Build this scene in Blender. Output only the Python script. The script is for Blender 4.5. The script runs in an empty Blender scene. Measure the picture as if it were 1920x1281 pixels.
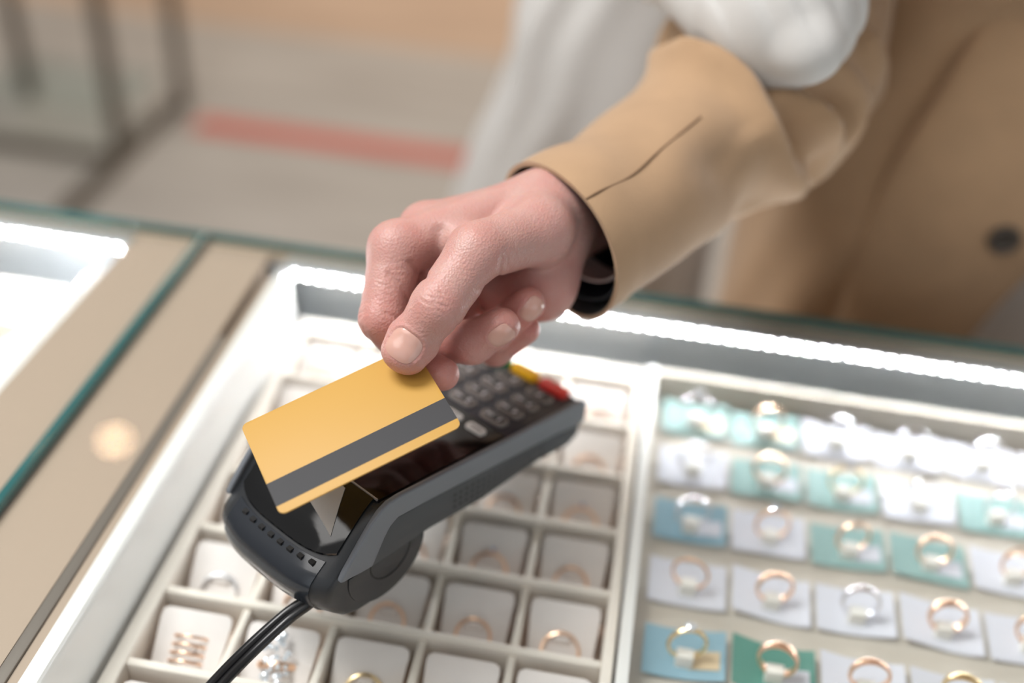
import bpy, bmesh, math, random
import numpy as np
from mathutils import Vector, Matrix, Euler

random.seed(7)
SC = bpy.context.scene
COL = SC.collection
MM = 0.001
PI = math.pi

# ------------------------------------------------------------------ materials
def lin(c):
    return tuple(((v/255.0)/12.92 if v/255.0 <= 0.04045 else ((v/255.0+0.055)/1.055)**2.4) for v in c) + (1.0,)

def mat(name, rgb, rough=0.5, metal=0.0, noise=0.0, nscale=40.0, bump=0.0, bscale=200.0, coat=0.0, sss=0.0, spec=0.5, emit=None, estr=0.0, sheen=0.0, trans=0.0):
    m = bpy.data.materials.new(name); m.use_nodes = True
    nt = m.node_tree; b = nt.nodes['Principled BSDF']
    b.inputs['Base Color'].default_value = lin(rgb)
    b.inputs['Roughness'].default_value = rough
    b.inputs['Metallic'].default_value = metal
    b.inputs['Coat Weight'].default_value = coat
    b.inputs['Coat Roughness'].default_value = 0.08
    b.inputs['Specular IOR Level'].default_value = spec
    b.inputs['Sheen Weight'].default_value = sheen
    b.inputs['Transmission Weight'].default_value = trans
    if sss:
        b.inputs['Subsurface Weight'].default_value = sss
        b.inputs['Subsurface Radius'].default_value = (1.0, 0.35, 0.2)
        b.inputs['Subsurface Scale'].default_value = 0.003
    if emit:
        b.inputs['Emission Color'].default_value = lin(emit)
        b.inputs['Emission Strength'].default_value = estr
    tc = nt.nodes.new('ShaderNodeTexCoord')
    if noise:
        n = nt.nodes.new('ShaderNodeTexNoise'); n.inputs['Scale'].default_value = nscale; n.inputs['Detail'].default_value = 4
        nt.links.new(tc.outputs['Object'], n.inputs['Vector'])
        r = nt.nodes.new('ShaderNodeMapRange'); r.inputs[1].default_value = 0.3; r.inputs[2].default_value = 0.7
        r.inputs[3].default_value = 1.0-noise; r.inputs[4].default_value = 1.0+noise
        nt.links.new(n.outputs['Fac'], r.inputs[0])
        mx = nt.nodes.new('ShaderNodeVectorMath'); mx.operation = 'SCALE'
        mx.inputs[0].default_value = lin(rgb)[:3]
        nt.links.new(r.outputs[0], mx.inputs['Scale'])
        nt.links.new(mx.outputs[0], b.inputs['Base Color'])
    if bump:
        n = nt.nodes.new('ShaderNodeTexNoise'); n.inputs['Scale'].default_value = bscale; n.inputs['Detail'].default_value = 5
        nt.links.new(tc.outputs['Object'], n.inputs['Vector'])
        bp = nt.nodes.new('ShaderNodeBump'); bp.inputs['Strength'].default_value = bump; bp.inputs['Distance'].default_value = 0.001
        nt.links.new(n.outputs['Fac'], bp.inputs['Height']); nt.links.new(bp.outputs[0], b.inputs['Normal'])
    return m

def thin_glass(name, tint, strength=1.0):
    m = bpy.data.materials.new(name); m.use_nodes = True
    nt = m.node_tree; nt.nodes.clear()
    o = nt.nodes.new('ShaderNodeOutputMaterial'); mx = nt.nodes.new('ShaderNodeMixShader')
    t = nt.nodes.new('ShaderNodeBsdfTransparent'); g = nt.nodes.new('ShaderNodeBsdfGlossy')
    f = nt.nodes.new('ShaderNodeFresnel'); f.inputs['IOR'].default_value = 1.45
    t.inputs['Color'].default_value = tint; g.inputs['Roughness'].default_value = 0.0
    k = nt.nodes.new('ShaderNodeMath'); k.operation = 'MULTIPLY'; k.inputs[1].default_value = strength
    ge = nt.nodes.new('ShaderNodeNewGeometry'); fr = nt.nodes.new('ShaderNodeMath'); fr.operation = 'SUBTRACT'; fr.inputs[0].default_value = strength
    # the reflection of a thin pane is carried by its outer faces only
    nt.links.new(ge.outputs['Backfacing'], fr.inputs[1]); fr.use_clamp = True
    nt.links.new(f.outputs[0], k.inputs[0]); nt.links.new(fr.outputs[0], k.inputs[1]); nt.links.new(k.outputs[0], mx.inputs[0])
    nt.links.new(t.outputs[0], mx.inputs[1]); nt.links.new(g.outputs[0], mx.inputs[2])
    nt.links.new(mx.outputs[0], o.inputs[0])
    return m

M = {}
M['black_plastic'] = mat('black_plastic', (38, 40, 43), 0.36, bump=0.05, bscale=2500)
M['side_plastic'] = mat('side_plastic', (108, 112, 118), 0.42, bump=0.06, bscale=2500)
M['grip_plastic'] = mat('grip_plastic', (62, 65, 68), 0.5, bump=0.08, bscale=2500)
M['bumper'] = mat('bumper_plastic', (36, 40, 46), 0.2, coat=0.6)
M['gloss_black'] = mat('gloss_black', (9, 10, 12), 0.05, coat=0.3)
M['gloss_brown'] = mat('display_black', (16, 11, 10), 0.09, coat=0.2)
M['deep_black'] = mat('deep_black', (6, 6, 7), 0.5)
M['cable_black'] = mat('cable_rubber', (18, 18, 20), 0.28)
M['keypad_face'] = mat('keypad_face', (44, 46, 54), 0.35)
M['key_frame'] = mat('key_frame_plastic', (140, 133, 128), 0.4)
M['key_top'] = mat('key_top_black', (20, 20, 22), 0.3)
M['key_print'] = mat('key_print_grey', (240, 238, 240), 0.5)
M['key_white'] = mat('key_white', (214, 212, 208), 0.35)
M['key_green'] = mat('key_green', (10, 150, 84), 0.3)
M['key_yellow'] = mat('key_yellow', (238, 182, 10), 0.3)
M['key_red'] = mat('key_red', (224, 62, 54), 0.3)
M['key_dash'] = mat('key_dash_grey', (70, 70, 74), 0.4)
M['pale_patch'] = mat('pale_patch', (176, 172, 168), 0.5)
M['card'] = mat('card_yellow', (192, 149, 72), 0.45, spec=0.3)
M['stripe'] = mat('magnetic_stripe', (54, 54, 56), 0.5, spec=0.25)
M['fabric_tan'] = mat('coat_tan', (174, 142, 109), 0.9, noise=0.06, nscale=30, bump=0.25, bscale=900, sheen=0.2)
M['fabric_white'] = mat('coat_white', (206, 204, 200), 0.85, noise=0.02, nscale=30, bump=0.2, bscale=700, sheen=0.2)
M['lining'] = mat('black_lining', (16, 14, 15), 0.7)
M['navy'] = mat('navy_cloth', (14, 20, 34), 0.6)
M['shirt'] = mat('shirt_cotton', (214, 196, 190), 0.8)
M['trousers'] = mat('trousers_grey', (206, 202, 198), 0.85, noise=0.03)
M['trousers_taupe'] = mat('trousers_taupe', (172, 150, 128), 0.85, noise=0.03)
M['button'] = mat('horn_button', (72, 66, 60), 0.3)
M['nail'] = mat('nail', (206, 160, 146), 0.22, coat=0.25, sss=0.1)
M['suede'] = mat('tray_suede', (238, 230, 220), 0.8, noise=0.03, nscale=60, bump=0.1, bscale=1500)
M['suede_floor'] = mat('tray_floor_suede', (226, 200, 182), 0.85, noise=0.03, nscale=60)
M['pad'] = mat('pad_suede', (236, 229, 226), 0.8, noise=0.02, nscale=80, bump=0.1, bscale=1500)
M['white_acrylic'] = mat('white_acrylic', (238, 238, 236), 0.25)
M['tray_cream'] = mat('tray_cream', (200, 193, 182), 0.6, noise=0.02, nscale=50)
M['post'] = mat('post_foam', (236, 234, 228), 0.7)
M['gold'] = mat('rose_gold', (250, 212, 184), 0.28, metal=1.0)
M['yellow_gold'] = mat('yellow_gold', (246, 220, 172), 0.28, metal=1.0)
M['silver'] = mat('white_gold', (236, 236, 240), 0.25, metal=1.0)
M['gem'] = mat('clear_gem', (236, 242, 250), 0.03, metal=0.55)
M['gem_blue'] = mat('blue_gem', (170, 200, 240), 0.04, metal=0.4)
M['tag_white'] = mat('tag_white', (214, 216, 226), 0.45)
M['tag_teal'] = mat('tag_teal', (146, 178, 176), 0.4, noise=0.1, nscale=25)
M['tag_blue'] = mat('tag_blue', (140, 176, 192), 0.4, noise=0.1, nscale=25)
M['tag_green'] = mat('tag_green', (92, 146, 134), 0.4, noise=0.12, nscale=25)
M['tag_gold'] = mat('tag_gold', (216, 196, 164), 0.35)
M['tag_print'] = mat('tag_print', (150, 154, 170), 0.6)
M['ledge'] = mat('beige_ledge', (174, 155, 137), 0.5, noise=0.02, nscale=4)
M['rail_grey'] = mat('rail_grey', (128, 120, 112), 0.35, metal=0.4)
M['channel'] = mat('aluminium_channel', (190, 192, 192), 0.35, metal=0.5)
M['back_metal'] = mat('back_metal', (200, 207, 214), 0.3, metal=0.5, noise=0.06, nscale=18)
M['case_floor'] = mat('case_floor', (214, 210, 206), 0.35)
M['cabinet'] = mat('cabinet_side', (196, 174, 150), 0.5)
M['glass'] = thin_glass('clear_glass', (0.975, 0.985, 0.98, 1))
M['glass_edge'] = mat('glass_edge_teal', (34, 92, 92), 0.12, coat=0.5)
M['led'] = mat('led_emitter', (255, 255, 255), 0.5, emit=(250, 252, 255), estr=860.0)
M['led_tape'] = mat('led_tape', (236, 238, 240), 0.5)
M['frame_metal'] = mat('frame_metal', (104, 94, 82), 0.4, metal=0.3)
M['table_glass'] = thin_glass('table_glass', (0.9, 0.95, 0.94, 1))
M['tape_red'] = mat('red_tape', (200, 104, 90), 0.6)
M['lamp'] = mat('lamp_glow', (255, 226, 190), 0.5, emit=(255, 214, 170), estr=60.0)
M['lamp_rim'] = mat('lamp_rim', (230, 230, 230), 0.4)

def floor_material():
    m = bpy.data.materials.new('floor_vinyl'); m.use_nodes = True
    nt = m.node_tree; b = nt.nodes['Principled BSDF']; b.inputs['Roughness'].default_value = 0.45
    tc = nt.nodes.new('ShaderNodeTexCoord'); mp = nt.nodes.new('ShaderNodeMapping')
    mp.inputs['Scale'].default_value = (1.2, 6.0, 1.0)
    nt.links.new(tc.outputs['Object'], mp.inputs[0])
    n = nt.nodes.new('ShaderNodeTexNoise'); n.inputs['Scale'].default_value = 1.6; n.inputs['Detail'].default_value = 6
    nt.links.new(mp.outputs[0], n.inputs['Vector'])
    cr = nt.nodes.new('ShaderNodeValToRGB')
    cr.color_ramp.elements[0].position = 0.3; cr.color_ramp.elements[0].color = lin((168, 161, 153))
    cr.color_ramp.elements[1].position = 0.7; cr.color_ramp.elements[1].color = lin((188, 182, 174))
    nt.links.new(n.outputs['Fac'], cr.inputs[0])
    nt.links.new(cr.outputs[0], b.inputs['Base Color'])
    return m
def parquet_material():
    m = bpy.data.materials.new('floor_oak'); m.use_nodes = True
    nt = m.node_tree; b = nt.nodes['Principled BSDF']; b.inputs['Roughness'].default_value = 0.4
    tc = nt.nodes.new('ShaderNodeTexCoord'); mp = nt.nodes.new('ShaderNodeMapping')
    mp.inputs['Scale'].default_value = (0.8, 5.0, 1.0)
    nt.links.new(tc.outputs['Object'], mp.inputs[0])
    n = nt.nodes.new('ShaderNodeTexNoise'); n.inputs['Scale'].default_value = 1.4; n.inputs['Detail'].default_value = 5
    nt.links.new(mp.outputs[0], n.inputs['Vector'])
    cr = nt.nodes.new('ShaderNodeValToRGB')
    cr.color_ramp.elements[0].position = 0.3; cr.color_ramp.elements[0].color = lin((184, 158, 136))
    cr.color_ramp.elements[1].position = 0.7; cr.color_ramp.elements[1].color = lin((204, 178, 154))
    nt.links.new(n.outputs['Fac'], cr.inputs[0]); nt.links.new(cr.outputs[0], b.inputs['Base Color'])
    return m

def skin_material():
    m = bpy.data.materials.new('skin'); m.use_nodes = True
    nt = m.node_tree; b = nt.nodes['Principled BSDF']
    b.inputs['Roughness'].default_value = 0.42; b.inputs['Specular IOR Level'].default_value = 0.45
    b.inputs['Subsurface Weight'].default_value = 0.35
    b.inputs['Subsurface Radius'].default_value = (1.0, 0.32, 0.16); b.inputs['Subsurface Scale'].default_value = 0.0025
    at = nt.nodes.new('ShaderNodeAttribute'); at.attribute_name = 'flush'
    tc = nt.nodes.new('ShaderNodeTexCoord')
    n = nt.nodes.new('ShaderNodeTexNoise'); n.inputs['Scale'].default_value = 90; n.inputs['Detail'].default_value = 5
    nt.links.new(tc.outputs['Object'], n.inputs['Vector'])
    ad = nt.nodes.new('ShaderNodeMath'); ad.operation = 'MULTIPLY_ADD'; ad.inputs[1].default_value = 0.5
    nt.links.new(n.outputs['Fac'], ad.inputs[0]); nt.links.new(at.outputs['Fac'], ad.inputs[2])
    cr = nt.nodes.new('ShaderNodeValToRGB')
    e = cr.color_ramp.elements
    e[0].position = 0.15; e[0].color = lin((194, 158, 149))
    e[1].position = 1.0; e[1].color = lin((194, 114, 104))
    nt.links.new(ad.outputs[0], cr.inputs[0]); nt.links.new(cr.outputs[0], b.inputs['Base Color'])
    v = nt.nodes.new('ShaderNodeTexVoronoi'); v.inputs['Scale'].default_value = 900
    nt.links.new(tc.outputs['Object'], v.inputs['Vector'])
    n2 = nt.nodes.new('ShaderNodeTexNoise'); n2.inputs['Scale'].default_value = 500; n2.inputs['Detail'].default_value = 4
    nt.links.new(tc.outputs['Object'], n2.inputs['Vector'])
    s = nt.nodes.new('ShaderNodeMath'); s.operation = 'ADD'
    nt.links.new(v.outputs['Distance'], s.inputs[0]); nt.links.new(n2.outputs['Fac'], s.inputs[1])
    bp = nt.nodes.new('ShaderNodeBump'); bp.inputs['Strength'].default_value = 0.4; bp.inputs['Distance'].default_value = 0.0005
    nt.links.new(s.outputs[0], bp.inputs['Height']); nt.links.new(bp.outputs[0], b.inputs['Normal'])
    return m
M['skin'] = skin_material(); M['floor'] = floor_material(); M['parquet'] = parquet_material()

# ------------------------------------------------------------------ helpers
def empty(name, loc=(0, 0, 0), rot=(0, 0, 0)):
    o = bpy.data.objects.new(name, None); COL.objects.link(o)
    o.location = Vector(loc)*MM; o.rotation_euler = rot; o.empty_display_size = 0.02
    return o
def tag(o, label=None, cat=None, group=None, kind=None):
    if label: o['label'] = label
    if cat: o['category'] = cat
    if group: o['group'] = group
    if kind: o['kind'] = kind
    return o
def make(name, verts, faces, m, parent=None, loc=(0, 0, 0), rot=(0, 0, 0), smooth=True, bevel=0, seg=2, world=False, fmat=None, angle=35):
    """mesh object from millimetre coordinates; world=True: verts are world mm, parent is unrotated"""
    me = bpy.data.meshes.new(name)
    off = Vector((0, 0, 0))
    if world and parent is not None: off = parent.location/MM
    V = [((v[0]-off[0])*MM, (v[1]-off[1])*MM, (v[2]-off[2])*MM) for v in verts]
    me.from_pydata(V, [], [tuple(f) for f in faces])
    bm = bmesh.new(); bm.from_mesh(me)
    bmesh.ops.remove_doubles(bm, verts=bm.verts, dist=1e-7)
    bmesh.ops.recalc_face_normals(bm, faces=bm.faces)
    if bevel:
        ed = [e for e in bm.edges if len(e.link_faces) == 2 and e.calc_face_angle(0) > math.radians(angle)]
        bmesh.ops.bevel(bm, geom=ed, offset=bevel*MM, segments=seg, profile=0.6, affect='EDGES', clamp_overlap=True)
    bm.to_mesh(me); bm.free()
    ms = m if isinstance(m, (list, tuple)) else [m]
    for x in ms: me.materials.append(x)
    if fmat:
        for i, p in enumerate(me.polygons):
            p.material_index = fmat[i] if i < len(fmat) else 0
    if smooth:
        for p in me.polygons: p.use_smooth = True
        try: me.set_sharp_from_angle(angle=math.radians(40))
        except Exception: pass
    o = bpy.data.objects.new(name, me); COL.objects.link(o)
    if parent: o.parent = parent
    o.location = Vector(loc)*MM; o.rotation_euler = rot
    return o
class Mb:
    def __init__(s): s.v = []; s.f = []; s.m = []
    def add(s, v, f, mi=0):
        n = len(s.v); s.v += [tuple(x) for x in v]; s.f += [tuple(i+n for i in q) for q in f]; s.m += [mi]*len(f)
        return s
    def box(s, x0, x1, y0, y1, z0, z1, mi=0):
        v = [(x0, y0, z0), (x1, y0, z0), (x1, y1, z0), (x0, y1, z0), (x0, y0, z1), (x1, y0, z1), (x1, y1, z1), (x0, y1, z1)]
        f = [(0, 3, 2, 1), (4, 5, 6, 7), (0, 1, 5, 4), (1, 2, 6, 5), (2, 3, 7, 6), (3, 0, 4, 7)]
        return s.add(v, f, mi)
    def prism(s, poly, fn0, fn1, mi=0):
        n = len(poly)
        v = [fn0(*p) for p in poly]+[fn1(*p) for p in poly]
        f = [tuple(range(n))[::-1], tuple(range(n, 2*n))]+[(i, (i+1) % n, n+(i+1) % n, n+i) for i in range(n)]
        return s.add(v, f, mi)
    def build(s, name, m, parent=None, **k):
        multi = isinstance(m, (list, tuple))
        return make(name, s.v, s.f, m, parent, fmat=s.m if multi else None, **k)
def rrect(w, h, r, n=5, cx=0, cy=0):
    pts = []
    for (sx, sy, a0) in ((1, 1, 0), (-1, 1, 90), (-1, -1, 180), (1, -1, 270)):
        for i in range(n+1):
            a = math.radians(a0+90*i/n)
            pts.append((cx+sx*(w/2-r)+r*math.cos(a), cy+sy*(h/2-r)+r*math.sin(a)))
    return pts
def frames(pts):
    pts = [Vector(p) for p in pts]; T = []
    for i in range(len(pts)):
        a = pts[max(i-1, 0)]; b = pts[min(i+1, len(pts)-1)]
        T.append((b-a).normalized())
    n = T[0].orthogonal().normalized(); N = [n]
    for i in range(1, len(pts)):
        q = T[i-1].rotation_difference(T[i]); n = (q @ n).normalized(); n = (n-T[i]*n.dot(T[i])).normalized(); N.append(n)
    return pts, T, N, [T[i].cross(N[i]) for i in range(len(pts))]
def tube(pts, rad, m=16, disp=None, cap=True):
    P, T, N, B = frames(pts); v = []; f = []
    if not hasattr(rad, '__len__'): rad = [rad]*len(P)
    for i, p in enumerate(P):
        for j in range(m):
            a = 2*PI*j/m; d = N[i]*math.cos(a)+B[i]*math.sin(a)
            r = rad[i]+(disp(i/(len(P)-1), a, d, p) if disp else 0)
            v.append(tuple(p+d*r))
    for i in range(len(P)-1):
        for j in range(m): f.append((i*m+j, i*m+(j+1) % m, (i+1)*m+(j+1) % m, (i+1)*m+j))
    if cap: f.append(tuple(range(m))[::-1]); f.append(tuple(range((len(P)-1)*m, len(P)*m)))
    return v, f
def smooth_path(pts, n=8):
    """Catmull-Rom through tuples of any length"""
    out = []; P = [np.array(p, float) for p in pts]; P = [2*P[0]-P[1]]+P+[2*P[-1]-P[-2]]
    for i in range(1, len(P)-2):
        for k in range(n):
            t = k/n; a, b, c, d = P[i-1:i+3]
            out.append(0.5*((2*b)+(-a+c)*t+(2*a-5*b+4*c-d)*t*t+(-a+3*b-3*c+d)*t**3))
    out.append(P[-2]); return out
def copy_tree(o, parent=None):
    c = o.copy(); COL.objects.link(c)
    if parent: c.parent = parent
    for ch in list(o.children): copy_tree(ch, c)
    return c

# ------------------------------------------------------------------ signed distance bodies
def cap_d(P, a, b, ra, rb):
    a = np.array(a, np.float32); b = np.array(b, np.float32)
    ab = b-a; t = np.clip(((P-a)@ab)/float(ab@ab), 0, 1)
    return np.sqrt((((P-a)-t[:, None]*ab)**2).sum(1))-(ra+(rb-ra)*t)
def smin(a, b, k):
    h = np.maximum(k-np.abs(a-b), 0)/k
    return np.minimum(a, b)-h*h*k*0.25
def sdf_mesh(fn, lo, hi, h, sub=4):
    lo = np.array(lo, np.float32); hi = np.array(hi, np.float32)
    nc = np.ceil((hi-lo)/(h*sub)).astype(int)+1; n = nc*sub
    def pos(idx, step): return lo+idx.astype(np.float32)*step
    ci = np.stack(np.meshgrid(*[np.arange(k) for k in nc], indexing='ij'), -1).reshape(-1, 3)
    Fc = fn(pos(ci, h*sub)+h*sub/2).reshape(nc).astype(np.float32)
    act = np.abs(Fc) < h*sub*1.6
    F = np.repeat(np.repeat(np.repeat(Fc, sub, 0), sub, 1), sub, 2)
    ai = np.argwhere(act)
    offs = np.stack(np.meshgrid(*[np.arange(sub)]*3, indexing='ij'), -1).reshape(-1, 3)
    fi = (ai[:, None, :]*sub+offs[None]).reshape(-1, 3)
    vals = np.concatenate([fn(pos(q, h)) for q in np.array_split(fi, max(1, len(fi)//400000))])
    F[fi[:, 0], fi[:, 1], fi[:, 2]] = vals
    S = F < 0
    cs = [(i, j, k) for i in (0, 1) for j in (0, 1) for k in (0, 1)]
    sl = lambda A, c: A[c[0]:A.shape[0]-1+c[0], c[1]:A.shape[1]-1+c[1], c[2]:A.shape[2]-1+c[2]]
    cnt = sum(sl(S, c).astype(np.int8) for c in cs)
    cell = np.argwhere((cnt > 0) & (cnt < 8))
    val = np.stack([F[cell[:, 0]+c[0], cell[:, 1]+c[1], cell[:, 2]+c[2]] for c in cs], 1)
    acc = np.zeros((len(cell), 3)); num = np.zeros(len(cell))
    for a in range(8):
        for b in range(a+1, 8):
            d = np.abs(np.array(cs[a])-np.array(cs[b])).sum()
            if d != 1: continue
            va, vb = val[:, a], val[:, b]; x = (va < 0) != (vb < 0)
            t = np.where(x, va/np.where(x, va-vb, 1), 0)
            p = np.array(cs[a])+t[:, None]*(np.array(cs[b])-np.array(cs[a]))
            acc += p*x[:, None]; num += x
    V = lo+(cell+acc/num[:, None])*h
    idx = -np.ones(np.array(F.shape)-1, np.int32); idx[cell[:, 0], cell[:, 1], cell[:, 2]] = np.arange(len(cell))
    faces = []
    for ax in range(3):
        u, w = [(1, 2), (2, 0), (0, 1)][ax]
        A = np.moveaxis(S, ax, 0)
        d0 = S.take(range(S.shape[ax]-1), ax); d1 = S.take(range(1, S.shape[ax]), ax)
        e = np.argwhere(d0 != d1)
        ok = (e[:, u] > 0) & (e[:, w] > 0) & (e[:, u] < idx.shape[u]) & (e[:, w] < idx.shape[w])
        e = e[ok]; inside = d0[e[:, 0], e[:, 1], e[:, 2]]
        q = []
        for du, dw in ((-1, -1), (0, -1), (0, 0), (-1, 0)):
            c = e.copy(); c[:, u] += du; c[:, w] += dw
            q.append(idx[c[:, 0], c[:, 1], c[:, 2]])
        q = np.stack(q, 1); q[~inside] = q[~inside][:, ::-1]
        faces.append(q)
    Fq = np.concatenate(faces); Fq = Fq[(Fq >= 0).all(1)]
    return V, Fq
def fast_mesh(name, V, Fq, m, parent, attr=None):
    off = np.array(parent.location)/MM if parent else 0
    me = bpy.data.meshes.new(name)
    me.vertices.add(len(V)); me.vertices.foreach_set('co', ((V-off)*MM).astype(np.float32).ravel())
    me.loops.add(len(Fq)*4); me.loops.foreach_set('vertex_index', Fq.astype(np.int32).ravel())
    me.polygons.add(len(Fq)); me.polygons.foreach_set('loop_start', np.arange(0, len(Fq)*4, 4, dtype=np.int32))
    me.update(calc_edges=True); me.validate()
    me.polygons.foreach_set('use_smooth', np.ones(len(me.polygons), bool))
    if attr is not None:
        a = me.attributes.new('flush', 'FLOAT', 'POINT'); a.data.foreach_set('value', attr.astype(np.float32))
    me.materials.append(m)
    o = bpy.data.objects.new(name, me); COL.objects.link(o); o.parent = parent
    return o

# ================================================================== SETTING
f = make('floor', [(-6000, -2500, 0), (5000, -2500, 0), (5000, 3450, 0), (-6000, 3450, 0), (-6000, -2500, -30), (5000, -2500, -30), (5000, 3450, -30), (-6000, 3450, -30)],
     [(0, 1, 2, 3), (7, 6, 5, 4), (0, 4, 5, 1), (1, 5, 6, 2), (2, 6, 7, 3), (3, 7, 4, 0)], M['floor'], smooth=False); tag(f, kind='structure')
f = make('floor', [(-6000, 3450, 0), (5000, 3450, 0), (5000, 9000, 0), (-6000, 9000, 0), (-6000, 3450, -30), (5000, 3450, -30), (5000, 9000, -30), (-6000, 9000, -30)],
     [(0, 1, 2, 3), (7, 6, 5, 4), (0, 4, 5, 1), (1, 5, 6, 2), (2, 6, 7, 3), (3, 7, 4, 0)], M['parquet'], smooth=False); tag(f, kind='structure')
w = Mb().box(-6000, 5000, 9000, 9100, 0, 3000).build('wall_back', mat('wall_paint', (226, 214, 200), 0.7), smooth=False); tag(w, kind='structure')

t = Mb().box(-1275, 400, 2665, 2765, 0.3, 1.6).build('floor_tape', M['tape_red'], smooth=False)
tag(t, 'faded red tape stripe stuck across the grey floor beyond the counter', 'floor tape')

tb = empty('display_table', (-1580, 2480, 0)); tag(tb, 'grey metal framed table with floor bars standing on the shop floor', 'table')
def post(x, y): Mb().box(x-16, x+16, y-16, y+16, 0, 742).build('leg', M['frame_metal'], tb, world=True, bevel=2)
for (x, y) in ((-1375, 2452), (-1345, 2790), (-1800, 2750), (-1815, 2420)): post(x, y)
Mb().box(-1378-14, -1364+14, 2100, 2790, 0, 26).build('floor_bar', M['frame_metal'], tb, world=True, bevel=2)
Mb().box(-2100, -1380, 2420, 2450, 0, 26).build('floor_bar', M['frame_metal'], tb, world=True, bevel=2)
Mb().box(-1830, -1330, 2400, 2810, 742, 772).build('tabletop', M['frame_metal'], tb, world=True, bevel=3)
Mb().box(-1800, -1376, 2462, 2740, 120, 128).build('shelf', M['table_glass'], tb, world=True)

# ================================================================== DISPLAY CASES
GT = 1000.0      # upper face of the glass
def case(name, label, x0, x1, ledges, rail=None, led_range=None, walls=()):
    r = empty(name, ((x0+x1)/2, 350, 0)); tag(r, label, 'display case', 'glass topped jewellery counters')
    Mb().box(x0, x1, 630, 636, 0, 993.5).build('customer_panel', M['cabinet'], r, world=True, smooth=False)
    Mb().box(x0, x1, 60, 636, 880, 890).build('case_bottom', M['case_floor'], r, world=True, smooth=False)
    Mb().box(x0, x1, 90, 100, 0, 993.5).build('staff_panel', M['cabinet'], r, world=True, smooth=False)
    Mb().box(x0, x1, 100, 628, 916, 925).build('shelf', M['case_floor'], r, world=True, smooth=False)
    Mb().box(ledges[-1][1] if x0 > -400 else x0, x1 if x0 > -400 else ledges[0][0], 624, 629.5, 925, 986).build('back_panel', M['back_metal'], r, world=True, smooth=False)
    for a, b in ledges: Mb().box(a, b, 100, 629, 925, 993).build('side_ledge', M['ledge'], r, world=True, smooth=False)
    Mb().box(led_range[0]-10, led_range[1]+8, 615, 629.5, 986.5, 993).build('light_channel', M['channel'], r, world=True, bevel=0.6)
    st = Mb().box(led_range[0]-6, led_range[1]+6, 612.8, 614.8, 987, 993).build('led_strip', M['led_tape'], r, world=True, smooth=False)
    x = led_range[0]; k = 0; proto = None
    while x < led_range[1] and k < 96:
        v = [(x+1.2*math.cos(a*PI/6), 612.6, 990+1.2*math.sin(a*PI/6)) for a in range(12)]+[(x+0.9*math.cos(a*PI/6), 611.9, 990+0.9*math.sin(a*PI/6)) for a in range(12)]
        fa = [tuple(range(12)), tuple(range(12, 24))]+[(i, (i+1) % 12, 12+(i+1) % 12, 12+i) for i in range(12)]
        if proto is None:
            proto = make('led', v, fa, M['led'], st, smooth=False); bx = x
            off = -Vector(r.location); proto.location = off
        else:
            c = proto.copy(); COL.objects.link(c); c.parent = st; c.location = proto.location+Vector(((x-bx)*MM, 0, 0))
        x += 8.9; k += 1
    return r
caseA = case('display_case', 'lit glass topped display case holding both ring trays, under the payment terminal', -298, 600, [(-298, -251)], led_range=(-228, 560))
# inner white side wall with its flange and grey rail
Mb().box(-250.6, -244.6, 100, 528, 925, 993.4).build('side_rail', M['rail_grey'], caseA, world=True, bevel=0.5)
Mb().box(-244.4, -239.5, 100, 600, 925, 992).build('side_ledge', M['ledge'], caseA, world=True, smooth=False)
prof = [(-239.4, 992.6), (-231.5, 992.6), (-230.2, 991.2), (-229.6, 986), (-227, 960), (-224, 925.5), (-239.4, 925.5)]
ys = [100]+[100+i*20 for i in range(1, 22)]+[540, 560, 575, 588, 600, 608, 611]
def flare(y): return 6.0*math.exp(-((y-560)/34.0)**2)-(0 if y < 585 else (y-585)*0.12)
v = []; fa = []
for y in ys:
    for (x, z) in prof: v.append((x+(flare(y) if x > -235 else 0), y, z))
n = len(prof)
for i in range(len(ys)-1):
    for j in range(n): fa.append((i*n+j, i*n+(j+1) % n, (i+1)*n+(j+1) % n, (i+1)*n+j))
fa.append(tuple(range(n))); fa.append(tuple(range((len(ys)-1)*n, len(ys)*n)))
make('side_wall', v, fa, M['white_acrylic'], caseA, world=True)
caseB = case('display_case', 'neighbouring glass topped display case left of the teal glass joint', -1000, -298.6, [(-352, -298.8)], led_range=(-830, -358))
Mb().box(-362, -353, 100, 585, 925, 990).build('side_wall', M['white_acrylic'], caseB, world=True, bevel=1.2)
s = Mb().box(-364, -359, 545, 583, 984, 989).build('led_strip', M['led_tape'], caseB, world=True, bevel=0.8)
for yy in (550, 557, 564, 571, 578):
    Mb().box(-365, -364.1, yy-1.6, yy+1.6, 985, 988).build('led', M['led'], s, world=False, smooth=False).location = -Vector(caseB.location)

def pane(label, x0, x1, edges):
    r = empty('glass_top', ((x0+x1)/2, 350, 993.6)); tag(r, label, 'glass pane', 'glass counter tops')
    e = 5.0; b = 3.0
    X0 = x0+(e if 'l' in edges else 0); X1 = x1-(e if 'r' in edges else 0)
    # sheet of glass with polished green edges along the sides named in edges
    Mb().box(X0, X1, 60, 636-b, 993.8, 1000).build('pane', M['glass'], r, world=True, smooth=False)
    Mb().box(x0, x1, 636-b+.05, 637, 993.8, 1000).build('polished_edge', M['glass_edge'], r, world=True, bevel=0.8)
    if 'l' in edges: Mb().box(x0, X0-.02, 60, 636-b, 993.8, 1000).build('polished_edge', M['glass_edge'], r, world=True, bevel=0.8)
    if 'r' in edges: Mb().box(X1+.02, x1, 60, 636-b, 993.8, 1000).build('polished_edge', M['glass_edge'], r, world=True, bevel=0.8)
    return r
pane('large clear glass counter top carrying the payment terminal', -298.2, 600, '')
pane('clear glass counter top at the left, ending in a teal edge', -1000, -299, 'r')

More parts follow.
